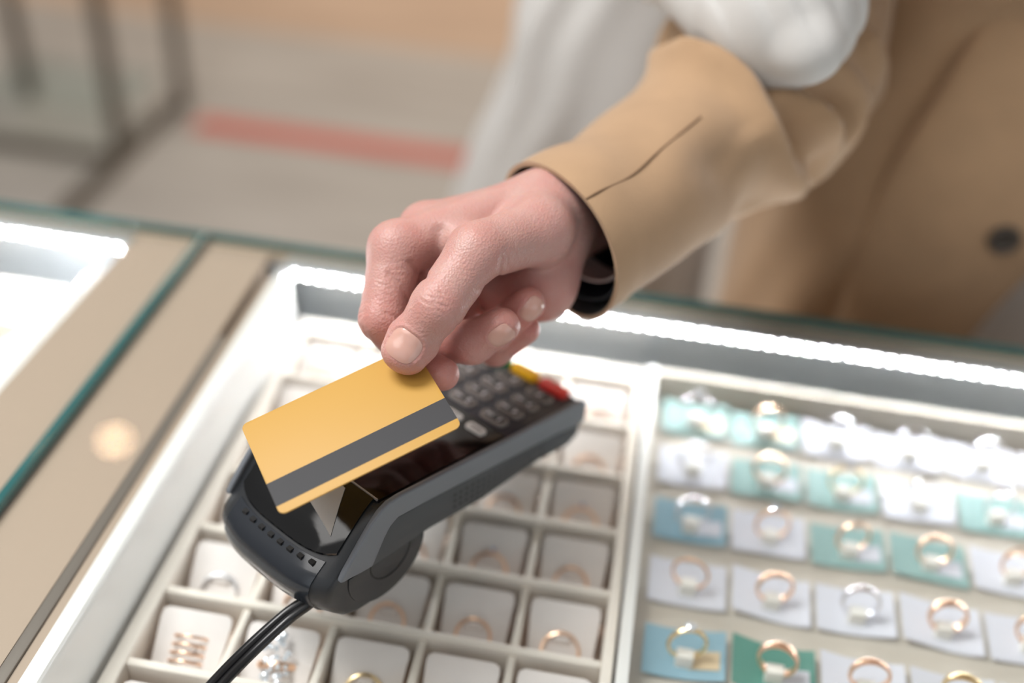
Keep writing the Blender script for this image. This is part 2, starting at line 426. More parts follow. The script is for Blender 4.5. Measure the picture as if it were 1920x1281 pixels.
# ================================================================== RING MAKING
def band_mesh(R, w, t, closed=True, seg=40):
    """upright ring in the local x-z plane, centre at origin"""
    prof = [(-w/2, 0), (-w/2*0.8, t*0.75), (0, t), (w/2*0.8, t*0.75), (w/2, 0), (0, -t*0.15)]
    v = []; f = []; n = len(prof)
    for i in range(seg):
        a = 2*PI*i/seg
        for (y, d) in prof: v.append(((R+d)*math.cos(a), y, (R+d)*math.sin(a)))
    for i in range(seg):
        for j in range(n): f.append((i*n+j, i*n+(j+1) % n, ((i+1) % seg)*n+(j+1) % n, ((i+1) % seg)*n+j))
    return v, f
def gem_mesh(r, cx, cy, cz, up=(0, 0, 1)):
    up = Vector(up).normalized(); a = up.orthogonal().normalized(); b = up.cross(a); c = Vector((cx, cy, cz))
    v = []; n = 10
    for (rr, h) in ((0.55, 0.42), (1.0, 0.1), (0.95, 0)):
        for i in range(n):
            t = 2*PI*(i+(0.5 if rr == 0.55 else 0))/n
            v.append(c+(a*math.cos(t)+b*math.sin(t))*r*rr+up*h*r)
    v.append(c-up*r*0.75)
    f = [tuple(range(n))]
    for k in range(2):
        for i in range(n): f.append((k*n+i, (k+1)*n+i, (k+1)*n+(i+1) % n, k*n+(i+1) % n))
    for i in range(n): f.append((2*n+i, 3*n, 2*n+(i+1) % n))
    return [tuple(x) for x in v], f
def make_ring(style, metal):
    r = empty('ring', (0, 0, 0))
    R = 9.3
    wid = {'thin': 1.6, 'solitaire': 1.9, 'wide': 4.2, 'pave': 3.0, 'halo': 2.0, 'multi': 1.5, 'cluster': 3.0, 'blue': 1.6, 'swirl': 2.2}[style]
    if style == 'multi':
        m = Mb()
        for k in range(4):
            v, f = band_mesh(R, 1.5, 0.9); m.add([(x, y+(k-1.5)*4.2, z) for x, y, z in v], f)
        m.box(-9.9, -8.6, -7, 7, -1, 1); m.box(8.6, 9.9, -7, 7, -1, 1)
        m.build('band', metal, r)
    elif style == 'swirl':
        m = Mb()
        for s in (-1, 1):
            pts = [(R*math.cos(a), s*2.6*math.sin(a)*max(0, math.sin(a)), R*math.sin(a)) for a in [2*PI*i/40 for i in range(41)]]
            v, f = tube(pts, 0.9, 8, cap=False); m.add(v, f)
        m.build('band', metal, r)
    else:
        v, f = band_mesh(R, wid+0.8, 1.7); Mb().add(v, f).build('band', metal, r)
    gems = Mb()
    if style in ('solitaire', 'blue'):
        v, f = gem_mesh(3.3 if style == 'solitaire' else 2.2, 0, 0, R+3.0); gems.add(v, f)
        s = Mb()
        for k in range(4):
            a = PI/4+k*PI/2; v, f = tube([(0.6*math.cos(a), 0.6*math.sin(a), R+0.4), (2.4*math.cos(a), 2.4*math.sin(a), R+3.3)], 0.35, 6); s.add(v, f)
        s.build('setting', metal, r)
        gems.build('gemstone', M['gem_blue'] if style == 'blue' else M['gem'], r, smooth=False)
    elif style in ('pave', 'wide'):
        for i in range(11):
            a = math.radians(30+12*i)
            for y in ((-0.7, 0.7) if style == 'wide' else (0,)):
                v, f = gem_mesh(0.9, (R+0.95)*math.cos(a), y, (R+0.95)*math.sin(a), (math.cos(a), 0, math.sin(a))); gems.add(v, f)
        gems.build('gemstone_row', M['gem'], r, smooth=False)
    elif style == 'halo':
        v, f = gem_mesh(2.0, 0, 0, R+2.2); gems.add(v, f)
        for i in range(10):
            a = 2*PI*i/10; v, f = gem_mesh(0.8, 2.9*math.cos(a), 2.9*math.sin(a), R+2.0); gems.add(v, f)
        gems.build('gemstone', M['gem'], r, smooth=False)
    elif style == 'cluster':
        rnd = random.Random(3)
        for i in range(46):
            u = rnd.uniform(-1, 1); y = rnd.uniform(-1, 1)*15; x = u*8.5*math.cos(y/15*1.2); z = R+2.2-abs(u)*3+rnd.uniform(-.6, .6)
            v, f = gem_mesh(rnd.uniform(1.1, 1.9), x, y, z, (rnd.uniform(-.4, .4), rnd.uniform(-.4, .4), 1)); gems.add(v, f)
        gems.build('gemstone_cluster', M['gem'], r, smooth=False)
    return r
protos = {}
def ring(style, metal_name, label, group, loc, rot=(0, 0, 0), cat='ring'):
    key = (style, metal_name)
    if key not in protos:
        protos[key] = make_ring(style, M[metal_name]); o = protos[key]
    else:
        o = copy_tree(protos[key])
    tag(o, label, cat, group); o.location = Vector(loc)*MM; o.rotation_euler = rot
    return o

# ================================================================== LEFT RING TRAY (compartments)
TZ = 958.0; TB = 925.2
tray = empty('ring_tray', (-97, 420, TB)); tag(tray, 'cream suede ring tray with square compartments, under the payment terminal', 'jewellery tray')
XC = [18.0-46.9*k for k in range(6)]           # divider lines
YC = [309-94+47.0*k for k in range(9)]; YC = [215.5, 262.5, 309.5, 356.5, 403.5, 450.5, 497.5, 544.5, 591.0]
Mb().box(XC[-1]-4, XC[0]+4, YC[0]-6, 600, TB, 931).build('tray_floor', M['suede_floor'], tray, world=True, smooth=False)
for a, b, c, d in ((XC[-1]-6.5, XC[-1]+1.5, YC[0]-8, 607), (XC[0]-1.5, XC[0]+4.5, YC[0]-8, 607), (XC[-1]+1.5, XC[0]-1.5, YC[-1]-1, 607), (XC[-1]+1.5, XC[0]-1.5, YC[0]-8, YC[0]-1)):
    Mb().box(a, b, c, d, TB, TZ).build('rim', M['suede'], tray, world=True, bevel=1.5, seg=3)
for y in YC[1:-1]:
    Mb().box(XC[-1]+1.6, XC[0]-1.6, y-2.2, y+2.2, 931, TZ-1).build('divider', M['suede'], tray, world=True, bevel=1.3, seg=3)
for x in XC[1:-1]:
    for i in range(len(YC)-1):
        Mb().box(x-2.0, x+2.0, YC[i]+2.3, YC[i+1]-2.3, 931, TZ-4).build('divider', M['suede'], tray, world=True, bevel=1.2, seg=3)
# one slanted pad, then copies
def pad_proto():
    r = empty('ring_pad', (0, 0, 0))
    # thick card leaning from the front floor up to the back of the compartment
    L = 38.0
    poly = [(-17.0, 0), (17.0, 0), (19.0, L-5), (18.4, L-1.5), (15.5, L), (-15.5, L), (-18.4, L-1.5), (-19.0, L-5)]
    a = math.atan2(20, 33)
    def f0(x, s): return (x, -18+s*math.cos(a), 3+s*math.sin(a))
    def f1(x, s): return (x, -18+s*math.cos(a)-2.6*math.sin(a)*-1*0-1.4, 3+s*math.sin(a)+2.4)
    Mb().prism(poly, f0, f1).build('pad_face', M['pad'], r, bevel=0.7)
    q = Mb(); q.box(-1, 1, 0, 1, 0, 1)
    # slot piece that grips the ring
    Mb().box(-4.2, 4.2, -6.5, -0.5, 7.5, 17.0).build('slot_tab', M['pad'], r, bevel=0.8)
    return r
pp = pad_proto(); first = True
colname = ['rightmost column', 'second column from the right', 'middle column', 'second column from the left', 'leftmost column']
rowname = ['nearest row', 'second row from the front', 'third row from the front', 'fourth row from the front', 'fifth row from the front', 'third row from the back', 'second row from the back', 'back row']
styles = {(0, 2): ('wide', 'gold'), (1, 2): ('swirl', 'gold'), (0, 3): ('swirl', 'gold'), (1, 3): ('blue', 'gold'), (0, 4): ('blue', 'gold'), (1, 4): ('halo', 'gold'),
          (2, 2): ('swirl', 'gold'), (2, 3): ('halo', 'gold'), (3, 1): ('cluster', 'gold'), (4, 1): ('multi', 'gold'), (4, 2): ('pave', 'silver'), (3, 2): ('pave', 'gold'), (2, 1): ('wide', 'yellow_gold'), (1, 1): ('halo', 'gold')}
styles = {(c, r+1): s for (c, r), s in styles.items()}
sname = {'wide': 'broad gem studded', 'swirl': 'crossed double', 'blue': 'thin blue stone', 'halo': 'round cluster', 'cluster': 'large sparkling cluster', 'multi': 'four bar', 'pave': 'gem row', 'thin': 'plain thin', 'solitaire': 'single stone'}
mname = {'gold': 'rose gold', 'yellow_gold': 'yellow gold', 'silver': 'white gold'}
for c in range(5):
    for r in range(8):
        if r == 0: continue
        cx = (XC[c]+XC[c+1])/2; cy = (YC[r]+YC[r+1])/2
        o = pp if first else copy_tree(pp); first = False
        o.location = Vector((cx, cy, 931.2))*MM
        tag(o, 'pale ring pad, %s, %s of cream tray' % (colname[c], rowname[r]), 'ring pad', 'pads in the compartments of the cream tray')
        st, me = styles.get((c, r), ('thin' if (c+r) % 2 else 'pave', 'gold'))
        zc = 941.5; yy = cy-5.5
        rx = -0.35 if st in ('blue', 'thin') else -0.2
        ring(st, me, '%s %s ring, %s, %s' % (sname[st], mname[me], colname[c], rowname[r]), 'rings in the cream compartment tray',
             (cx, yy-4 if st not in ('multi', 'cluster') else cy-2, zc+1), (0.55 if st in ('multi', 'cluster') else -0.9 if st in ('wide', 'swirl', 'halo') else -0.75, 0, random.uniform(-.12, .12)))

# ================================================================== RIGHT TRAY (ring posts with price tags)
RZ = 936.0
rt = empty('ring_tray', (150, 400, TB)); tag(rt, 'white framed cream tray of upright rings over teal and white tags, at the right', 'jewellery tray')
Mb().box(27, 330, 200, 609, TB, RZ).build('tray_floor', M['tray_cream'], rt, world=True, smooth=False)
Mb().box(24.2, 30.5, 200, 616-10, TB, 962).build('rim', M['white_acrylic'], rt, world=True, bevel=1.0)
Mb().box(30.6, 330, 602, 608, TB, 960).build('rim', M['tray_cream'], rt, world=True, bevel=1.0)
RX = [60+47.2*k for k in range(6)]; RY = [578, 529.5, 480.5, 431.0, 381.5, 332.5, 284.0]
tagc = [['g', 'g', 'w', 'w', 'w', 'w'], ['w', 't', 't', 'w', 't', 'w'], ['b', 'w', 't', 't', 'w', 'w'], ['w', 'w', 'w', 'w', 'w', 'w'], ['B', 'G', 'w', 'w', 'w', 'w'], ['w', 't', 'w', 'w', 'w', 'w'], ['w', 't', 'w', 'w', 'w', 'w']]
rst = [['solitaire', 'pave', 'pave', 'thin', 'pave', 'thin'], ['pave', 'wide', 'halo', 'thin', 'swirl', 'thin'], ['pave', 'solitaire', 'thin', 'pave', 'swirl', 'thin'], ['thin', 'pave', 'pave', 'wide', 'pave', 'thin'],
       ['solitaire', 'wide', 'pave', 'wide', 'thin', 'thin'], ['solitaire', 'thin', 'pave', 'pave', 'thin', 'thin'], ['thin', 'pave', 'thin', 'pave', 'thin', 'thin']]
rme = [['silver', 'gold', 'silver', 'silver', 'silver', 'gold'], ['silver', 'gold', 'yellow_gold', 'silver', 'silver', 'gold'], ['silver', 'gold', 'gold', 'gold', 'gold', 'gold'], ['gold', 'gold', 'silver', 'gold', 'gold', 'gold'],
       ['yellow_gold', 'gold', 'gold', 'yellow_gold', 'gold', 'gold'], ['silver', 'gold', 'gold', 'gold', 'gold', 'gold'], ['gold']*6]
tcol = {'w': ('white', 'tag_white'), 't': ('teal', 'tag_teal'), 'g': ('turquoise', 'tag_teal'), 'b': ('pale blue', 'tag_blue'), 'B': ('blue', 'tag_blue'), 'G': ('dark green', 'tag_green')}
rn2 = ['back row', 'second row from the back', 'third row from the back', 'fourth row from the back', 'fifth row from the back', 'sixth row from the back', 'nearest row']
cn2 = ['leftmost column', 'second column', 'third column', 'fourth column', 'fifth column', 'sixth column']
for r in range(7):
    for c in range(6):
        x = RX[c]; y = RY[r]
        if r >= 6 and c > 3: continue
        rnd = random.Random(r*17+c)
        col, mk = tcol[tagc[r][c]]
        root = empty('price_tag', (x, y+4, RZ+0.3)); tag(root, '%s paper tag, %s, %s of the right tray' % (col, cn2[c], rn2[r]), 'tag', 'paper tags under the upright rings')
        # bowed sheet, thicker than paper card
        nx, ny = 12, 3; v = []; fa = []; tw = 44.0; th = 30.0; amp = rnd.uniform(1.2, 3.2); sk = rnd.uniform(-1.5, 1.5)
        for k in (0, 0.5):
            for i in range(nx+1):
                for j in range(ny+1):
                    u = i/nx*2-1; w_ = j/ny*2-1
                    z = 1.0+amp*u*u+3.2*(w_+1)*0.5+k+(1.2*math.sin(u*2.2+r) if c % 2 else 0)+0.2
                    v.append((u*tw/2, w_*th/2+sk*u, max(z, 0.2+k)))
        N1 = (nx+1)*(ny+1)
        for i in range(nx):
            for j in range(ny):
                a = i*(ny+1)+j; fa.append((a, a+ny+1, a+ny+2, a+1)); fa.append((N1+a, N1+a+1, N1+a+ny+2, N1+a+ny+1))
        for i in range(nx):
            for j in (0, ny):
                a = i*(ny+1)+j; fa.append((a, a+ny+1, N1+a+ny+1, N1+a))
        for j in range(ny):
            for i in (0, nx):
                a = i*(ny+1)+j; fa.append((a, a+1, N1+a+1, N1+a))
        make('sheet', v, fa, M[mk], root)
        if col != 'white':
            v = []; 
            for (uu, vv) in ((2, -9), (19, -9), (19, 2), (2, 2)):
                u = uu/(tw/2); w_ = vv/(th/2)
                v.append((uu, vv+sk*u, 1.2+amp*u*u+3.2*(w_+1)*0.5+0.5+(1.2*math.sin(u*2.2+r) if c % 2 else 0)+0.5))
            v += [(a, b, z-0.3) for a, b, z in v]
            make('tag_window', v, [(0, 1, 2, 3), (7, 6, 5, 4), (0, 4, 5, 1), (1, 5, 6, 2), (2, 6, 7, 3), (3, 7, 4, 0)], M['tag_gold'] if tagc[r][c] in 'Bg' else M['tag_white'], root, smooth=False)
        # upright foam post of the tray, ring set over it
        Mb().box(x-4.6, x+4.6, y-4.5, y+2.0, RZ, RZ+11.5).build('ring_post', M['post'], rt, world=True, bevel=0.7)
        st, me = rst[r][c], rme[r][c]
        ring(st, me, '%s %s ring, %s, %s of right tray' % (sname[st], mname[me], cn2[c], rn2[r]), 'upright rings in the right tray', (x, y+0.2, RZ+17.0), (-0.12, 0, rnd.uniform(-.3, .3)))

# left case tray
lt = empty('ring_tray', (-500, 400, TB)); tag(lt, 'white jewellery tray inside the left display case', 'jewellery tray')
Mb().box(-700, -404, 200, 598, TB, 940).build('tray_floor', M['pad'], lt, world=True, smooth=False)
Mb().box(-404, -398, 200, 604, TB, 956).build('rim', M['white_acrylic'], lt, world=True, bevel=1.0)
Mb().box(-700, -404.1, 598, 604, TB, 956).build('rim', M['suede'], lt, world=True, bevel=1.0)
for k, y in enumerate((560, 515, 470)):
    Mb().box(-700, -404.1, y-2, y+2, 940, 953).build('divider', M['suede'], lt, world=True, bevel=1)
ring('thin', 'gold', 'plain thin gold ring lying in the white tray of the left case', 'rings in the left case', (-432, 545, 951), (-0.6, 0, 0.2))
g = Mb().box(-455, -425, 482, 500, 940.2, 941).build('price_tag', M['tag_green'], smooth=False); tag(g, 'green paper tag lying in the tray of the left case', 'tag')

# ================================================================== PAYMENT TERMINAL
term = empty('payment_terminal', (-111.0, 310.6, 1000.0), (0, 0, math.radians(58.5)))
tag(term, 'black card payment terminal with keypad standing on the glass counter', 'payment terminal')
WID = 78.0
def topw(u): return 61.3-0.1876*(u-36)
prof = [(186, 30, 0), (184, 32.5, 0), (120, 44.5, 0), (60, 56, 0), (37, 59.5, 0), (33, 58.5, .1), (27, 54.5, .3), (18, 46.5, .6), (10, 38.5, 1), (4, 34, 1), (0, 30, 1), (-1.5, 25, 1), (-1, 19, 1),
        (3, 12, .9), (9, 6, .6), (17, 2.6, .3), (26, 1.4, 0), (38, 1.2, 0), (48, 4, 0), (55, 9.5, 0), (60, 18, 0), (64, 26, 0), (103, 18.7, 0), (146, 15.6, 0), (172, 9, 0), (182, 11, 0), (186, 18, 0)]
st = [(0, 2.0), (0.7, 0.7), (2, 0.0)]+[(2+k*74/16, 0) for k in range(1, 16)]+[(WID-2, 0), (WID-.7, 0.7), (WID, 2.0)]
def bow(v): 
    t = abs((v-WID/2)/(WID/2)); return 8.0*(t**3.2)-4.5
cu = sum(p[0] for p in prof)/len(prof)
v = []; fa = []; n = len(prof)
for (vv, ins) in st:
    for i, (u, w_, b) in enumerate(prof):
        a = Vector((prof[i-1][0], prof[i-1][1])); c2 = Vector((prof[(i+1) % n][0], prof[(i+1) % n][1])); d = (c2-a).normalized(); nm = Vector((-d.y, d.x))
        # profile runs anticlockwise seen from +v, so nm points inward
        v.append((u+nm.x*ins+b*bow(vv), vv, w_+nm.y*ins))
for i in range(len(st)-1):
    for j in range(n): fa.append((i*n+j, i*n+(j+1) % n, (i+1)*n+(j+1) % n, (i+1)*n+j))
fa.append(tuple(range(n))); fa.append(tuple(range((len(st)-1)*n, len(st)*n)))
make('body', v, fa, M['black_plastic'], term)
# side wings and grip panels on both flanks
wing = [(6.5, 34.0), (8.5, 33.0), (12, 32.6), (17.5, 31.2), (26.2, 29.6), (30.5, 37), (34, 43), (37.5, 47.3), (42, 49.6), (60, 46.5), (100, 38.5), (140, 30), (163, 25.0), (178, 20.6), (186, 19.6), (187.3, 22), (187.6, 33), (184.5, 36.2), (120, 47.6), (60, 59.3), (44, 62.5), (37, 62.9), (31.5, 60.9), (26, 56.6), (17, 47), (9, 38.0)]
grip = [(26.8, 28.6), (31.2, 36.4), (34.7, 42.2), (38, 46.2), (42.2, 48.6), (60, 45.6), (100, 37.6), (140, 29.1), (163, 24.1), (178, 19.7), (184, 18.6), (183, 12), (175, 9.0), (160, 12), (146, 15.2), (103, 18.2), (64, 25.6)]
for side in (0, 1):
    def sv(t): return (-t if side == 0 else WID+t)
    Mb().prism(wing, lambda a, b: (a, sv(-0.6), b), lambda a, b: (a, sv(2.6), b)).build('side_wing', M['side_plastic'], term, bevel=1.3, seg=3)
    g = Mb().prism(grip, lambda a, b: (a, sv(-0.4), b), lambda a, b: (a, sv(1.5), b))
    dm = Mb()
    for k in range(17):
        for q in range(4):
            u = 82+k*4.3; lo_ = 18.9-(u-103)*0.05+2.0; w_ = 20.5-(u-90)*0.145+q*4.0+(1 if u < 100 else 0)
            hi_ = 37.6-(u-100)*0.208-1.5
            if w_+1.6 < hi_ and w_ > 17.0-(u-103)*0.072+1.5 and not (u < 92 and q == 0):
                a0, a1 = sorted((sv(1.3), sv(1.62))); dm.box(u-1.0, u+1.0, a0, a1, w_, w_+1.7, 1)
    g.build('grip_panel', M['grip_plastic'], term, bevel=0.4)
    if dm.v: 
        d = Mb(); d.v = dm.v; d.f = dm.f; d.m = [0]*len(dm.f)
        d.build('grip_dimples', M['deep_black'], term, smooth=False)
    # round paper roll cover
    pts = [(37+24.3*math.cos(a), 25.0+23.3*math.sin(a)) for a in [PI*1.0+(PI*1.0)*i/24 for i in range(25)]]
    pts = [(13, 30)]+pts+[(61, 25)]
    Mb().prism(pts, lambda a, b: (a, sv(-1), b), lambda a, b: (a, sv(0.9), b)).build('roll_cover', M['black_plastic'], term, bevel=0.5)
    ringp = []
    v = []; fa = []; m_ = 48
    for i in range(m_):
        a = 2*PI*i/m_
        for (rr, hh) in ((13.4, 0.8), (13.2, 1.2), (12.5, 1.2), (12.3, 0.8)): v.append((39+rr*math.cos(a), sv(hh), 26+rr*math.sin(a)))
    for i in range(m_):
        for j in range(4): fa.append((i*4+j, i*4+(j+1) % 4, ((i+1) % m_)*4+(j+1) % 4, ((i+1) % m_)*4+j))
    make('cover_ring', v, fa, M['deep_black'], term)
# glossy front bumper
pr = [(9.0, 38.6), (4.0, 34.8), (-0.2, 31), (-2.4, 25.5), (-1.9, 18.5), (2.5, 11.2), (8.5, 5.4), (10, 8), (4.5, 13), (0.6, 19), (0.2, 25), (2, 29), (8, 35.5)]
v = []; fa = []; n = len(pr); stb = [9+k*60/16 for k in range(17)]
for vv in stb:
    for (u, w_) in pr: v.append((u+bow(vv)*(1 if w_ > 12 else .8), vv, w_))
for i in range(len(stb)-1):
    for j in range(n): fa.append((i*n+j, i*n+(j+1) % n, (i+1)*n+(j+1) % n, (i+1)*n+j))
fa.append(tuple(range(n))); fa.append(tuple(range((len(stb)-1)*n, len(stb)*n)))
make('front_bumper', v, fa, M['bumper'], term)
# glossy paper cover (sloping) and display window (flat)
def plate(name, outline, zfun, th, m, bevel=0.3, parent=term):
    return Mb().prism(outline, lambda a, b: (a, b, zfun(a, b)-th), lambda a, b: (a, b, zfun(a, b))).build(name, m, parent, bevel=bevel)
def slope(u):
    # height of the sloping head surface at length u (before bow)
    tab = [(-6, 30), (2, 35.5), (10, 41.0), (18, 48.2), (27, 56), (33, 60.2), (36, 61.3)]
    for (a, b), (c, d) in zip(tab, tab[1:]):
        if u <= c: return b+(d-b)*(u-a)/(c-a)
    return topw(u)
v = []; fa = []; nu, nv = 16, 20
def covpt(i, j, dz):
    s = i/nu; vv = 6+j/nv*66
    t = abs((vv-WID/2)/(WID/2))
    u0 = 9.5+3.5*t**4+ (7*max(0, t-0.72)**1.3*6 if t > .72 else 0)*0.25+bow(vv)*0.9
    u = 35.2-(35.2-u0)*s
    ub = u-bow(vv)*(1 if u < 12 else max(0, (34-u)/22.0))
    return (u, vv, slope(ub)+0.2+dz-(0.0))
for k in (0, -1.2):
    for i in range(nu+1):
        for j in range(nv+1): v.append(covpt(i, j, k))
N1 = (nu+1)*(nv+1)
for i in range(nu):
    for j in range(nv):
        a = i*(nv+1)+j; fa.append((a, a+1, a+nv+2, a+nv+1)); fa.append((N1+a, N1+a+nv+1, N1+a+nv+2, N1+a+1))
for i in range(nu):
    for j in (0, nv): a = i*(nv+1)+j; fa.append((a, a+nv+1, N1+a+nv+1, N1+a))
for j in range(nv):
    for i in (0, nu): a = i*(nv+1)+j; fa.append((a, a+1, N1+a+1, N1+a))
make('paper_cover', v, fa, M['gloss_black'], term)
plate('display_window', [(36.0, 3.5), (123.5, 3.5), (123.5, 74.5), (36.0, 74.5)], lambda a, b: topw(a)+0.35, 2.5, M['gloss_brown'], 0.4)
plate('keypad_plate', [(124.2, 2.5), (185.5, 2.5), (185.5, 75.5), (124.2, 75.5)], lambda a, b: topw(a)-0.1, 2.0, M['keypad_face'], 0.4)
plate('cover_seam', [(35.25, 4), (35.95, 4), (35.95, 74), (35.25, 74)], lambda a, b: topw(a)+0.42, 1.2, M['key_frame'], 0)
lq = [(31.5, 21), (14.5, 12.5), (20, 34), (32.5, 34)]; v = []; fa = []  # thin pale patch following the sloping glossy cover
for dz in (0.45, 0.2):
    for i in range(9):
        for j in range(9):
            a, b = i/8, j/8
            u_, v_ = [(lq[0][k]*(1-a)+lq[1][k]*a)*(1-b)+(lq[3][k]*(1-a)+lq[2][k]*a)*b for k in (0, 1)]
            ub = u_-bow(v_)*(1 if u_ < 12 else max(0, (34-u_)/22.0))
            v.append((u_, v_, slope(ub)+0.2+dz))
for i in range(8):
    for j in range(8): a = i*9+j; fa.append((a, a+1, a+10, a+9)); fa.append((81+a, 90+a, 91+a, 82+a))
for i in range(8):
    for j in (0, 8):
        a = i*9+j; fa.append((a, a+9, a+90, a+81)); a = j*9+i; fa.append((a, a+1, a+82, a+81))
make('cover_patch', v, fa, M['pale_patch'], term)
# vent slots in the bumper top
for k in range(8):
    vv = 14+k*6.6
    b_ = bow(vv)
    Mb().box(6.0+b_, 8.2+b_, vv-1.5, vv+1.5, 36.0, 38.0).build('vent_slot', M['deep_black'], term, smooth=False)
# keys
def text_mesh(name, s, size, m, parent, u, v_, w_, rz, tilt):
    c = bpy.data.curves.new(name, 'FONT'); c.body = s; c.size = size*MM; c.align_x = 'CENTER'; c.align_y = 'CENTER'; c.extrude = 0.00012
    t_ = bpy.data.objects.new(name, c); COL.objects.link(t_)
    me = bpy.data.meshes.new_from_object(t_.evaluated_get(bpy.context.evaluated_depsgraph_get()))
    bpy.data.objects.remove(t_)
    me.materials.clear(); me.materials.append(m)
    o = bpy.data.objects.new(name, me); COL.objects.link(o); o.parent = parent
    o.location = Vector((u, v_, w_))*MM; o.rotation_euler = (0, tilt, rz)
    return o
TILT = math.atan(0.1876)
def key(u, v_, lu, lv, m, glyph=None, small=None, cap=True, label=None, h=1.6):
    k = empty('key_origin'); bpy.data.objects.remove(k)
    pts = rrect(lu, lv, min(lu, lv)*0.38)
    w0 = topw(u)
    o = Mb().prism(pts, lambda a, b: (a, b, -0.8), lambda a, b: (a*0.93, b*0.95, h)).build('key', m, term, bevel=0.35)
    o.location = Vector((u, v_, w0))*MM; o.rotation_euler = (0, TILT, 0)
    if label: o['label'] = label
    if cap:
        pt = rrect(lu*0.70, lv*0.80, min(lu, lv)*0.26)
        Mb().prism(pt, lambda a, b: (a, b, h-0.3), lambda a, b: (a, b, h+0.15)).build('key_cap', M['key_top'], o, bevel=0.1)
    if glyph: text_mesh('key_marking', glyph, 5.4, M['key_print'], o, 0, -3.6 if small else 0, h+0.3, -PI/2+PI, 0)
    if small: text_mesh('key_marking', small, 2.9, M['key_print'], o, 0, 3.6, h+0.3, -PI/2+PI, 0)
    return o
rows = [131, 143.7, 156.4, 169.1]
gl = [[('1', 'QZ.'), ('2', 'ABC'), ('3', 'DEF')], [('4', 'GHI'), ('5', 'JKL'), ('6', 'MNO')], [('7', 'PRS'), ('8', 'TUV'), ('9', 'WXY')], [('F', None), ('0', '-'), ('.', None)]]
for i, u in enumerate(rows):
    for j, v_ in enumerate((17.0, 39.0, 61.0)):
        key(u, v_, 8.6, 16.5, M['key_frame'], *gl[i][j])
for v_, mk, lb in ((16.5, 'key_red', 'red key'), (37.3, 'key_yellow', 'yellow key'), (58.2, 'key_green', 'green key')):
    key(181.2, v_, 8.6, 19.0, M[mk], cap=False, label=lb, h=3.2)
for v_ in (15.5, 31.5, 47.5, 63.5):
    o = key(114.8, v_, 6.2, 12.0, M['key_white'], cap=False, label='white key', h=1.8)
    Mb().box(-0.5, 0.5, -3.6, 3.6, 1.7, 1.95).build('key_marking', M['key_dash'], o, smooth=False)
# rubber feet
for (u, v_) in ((33, 16), (33, 62)): Mb().box(u-6, u+6, v_-5, v_+5, 0.05, 3).build('rubber_foot', M['deep_black'], term, bevel=0.4)
for (u, v_) in ((160, 16), (160, 62)): Mb().box(u-6, u+6, v_-5, v_+5, 0.05, 14).build('rubber_foot', M['deep_black'], term, bevel=0.4)
# twin cable running off the counter towards the viewer
cab = Mb()
cpts = [(-117.7, 320.1, 1019.0), (-123.0, 317.5, 1014.0), (-130.4, 312.2, 1009.0), (-137.5, 302.6, 1005.5), (-144.4, 290.0, 1003.2), (-150.5, 273.9, 1003.0), (-158.3, 249.3, 1003.0), (-165.0, 223.1, 1003.0)]
sp = smooth_path(cpts, 8)
P_all, T_, N_, B_ = frames([tuple(p) for p in sp])
for s in (-1, 1):
    off = []
    for p, t_ in zip(P_all, T_):
        l = Vector((0, 0, 1)).cross(t_).normalized(); off.append(tuple(p+l*s*2.0+Vector((0, 0, 0))))
    vv_, ff_ = tube(off, 2.3, 12); cab.add(vv_, ff_)
o = cab.build('power_cable', M['cable_black'], None)
tag(o, 'black twin cable running from the terminal across the glass', 'cable')

# ================================================================== BANK CARD
cc = np.array([-110.8, 353.0, -321.7+1416.0])
card = empty('bank_card', tuple(cc), (math.radians(8.0), math.radians(-15.6), math.radians(35.3)))
tag(card, 'yellow bank card with a dark magnetic stripe held above the terminal', 'bank card')
CW, CH = 85.6, 54.0
Mb().prism(rrect(CW, CH, 3.2, 8), lambda a, b: (a, b, -0.76), lambda a, b: (a, b, 0)).build('card_body', M['card'], card, bevel=0.12)
Mb().box(-CW/2+.02, CW/2-.02, -22.2, -9.2, -0.02, 0.05).build('magnetic_stripe', M['stripe'], card, smooth=False)

# ================================================================== MAN
man = empty('person', (150, 860, 0)); tag(man, 'person in a tan coat reaching across the counter holding the yellow card', 'person', 'shoppers at the counter')
man.location.z = 0
H = dict(
  tcmc=(-44.5, 451.5, 1148.1), tmcp=(-69.0, 419.4, 1150.9), tip_=(-81.4, 395.0, 1135.2), tpad=(-90.9, 388.5, 1118.8), ttip=(-93.0, 383.1, 1115.7),
  im=(-109.1, 431.8, 1138.6), imc=(-46.2, 481.4, 1148.2), ipip=(-109.7, 405.2, 1116.4), idip=(-94.7, 400.7, 1099.2), itip=(-77.2, 391.0, 1100.4),
  mm=(-100.6, 457.4, 1136.4), mmc=(-45.5, 490.6, 1140.3), mpip=(-87.1, 418.9, 1097.6), mdip=(-67.2, 409.6, 1107.3), mtip=(-53.8, 409.2, 1119.6),
  rm=(-92.2, 476.4, 1125.2), rmc=(-44.4, 498.9, 1131.1), rpip=(-77.2, 436.8, 1086.4), rdip=(-59.7, 426.2, 1103.1), rtip=(-44.1, 427.8, 1121.2),
  pm=(-79.5, 486.5, 1109.9), pmc=(-40.6, 499.8, 1118.2), ppip=(-72.9, 444.0, 1082.0), pdip=(-58.6, 431.8, 1088.5), ptip=(-44.6, 430.2, 1104.3),
  wr=(-42.7, 480.8, 1140.2), wr2=(-38.4, 482.5, 1135.0), hyp=(-42.3, 458.4, 1113.3), hyp2=(-62.1, 462.3, 1104.9), far1=(-32.6, 524.8, 1116.8), far2=(-2.6, 553.5, 1123.7),
  web=(-98.4, 447.6, 1136.3), web2=(-75.2, 435.9, 1145.5))
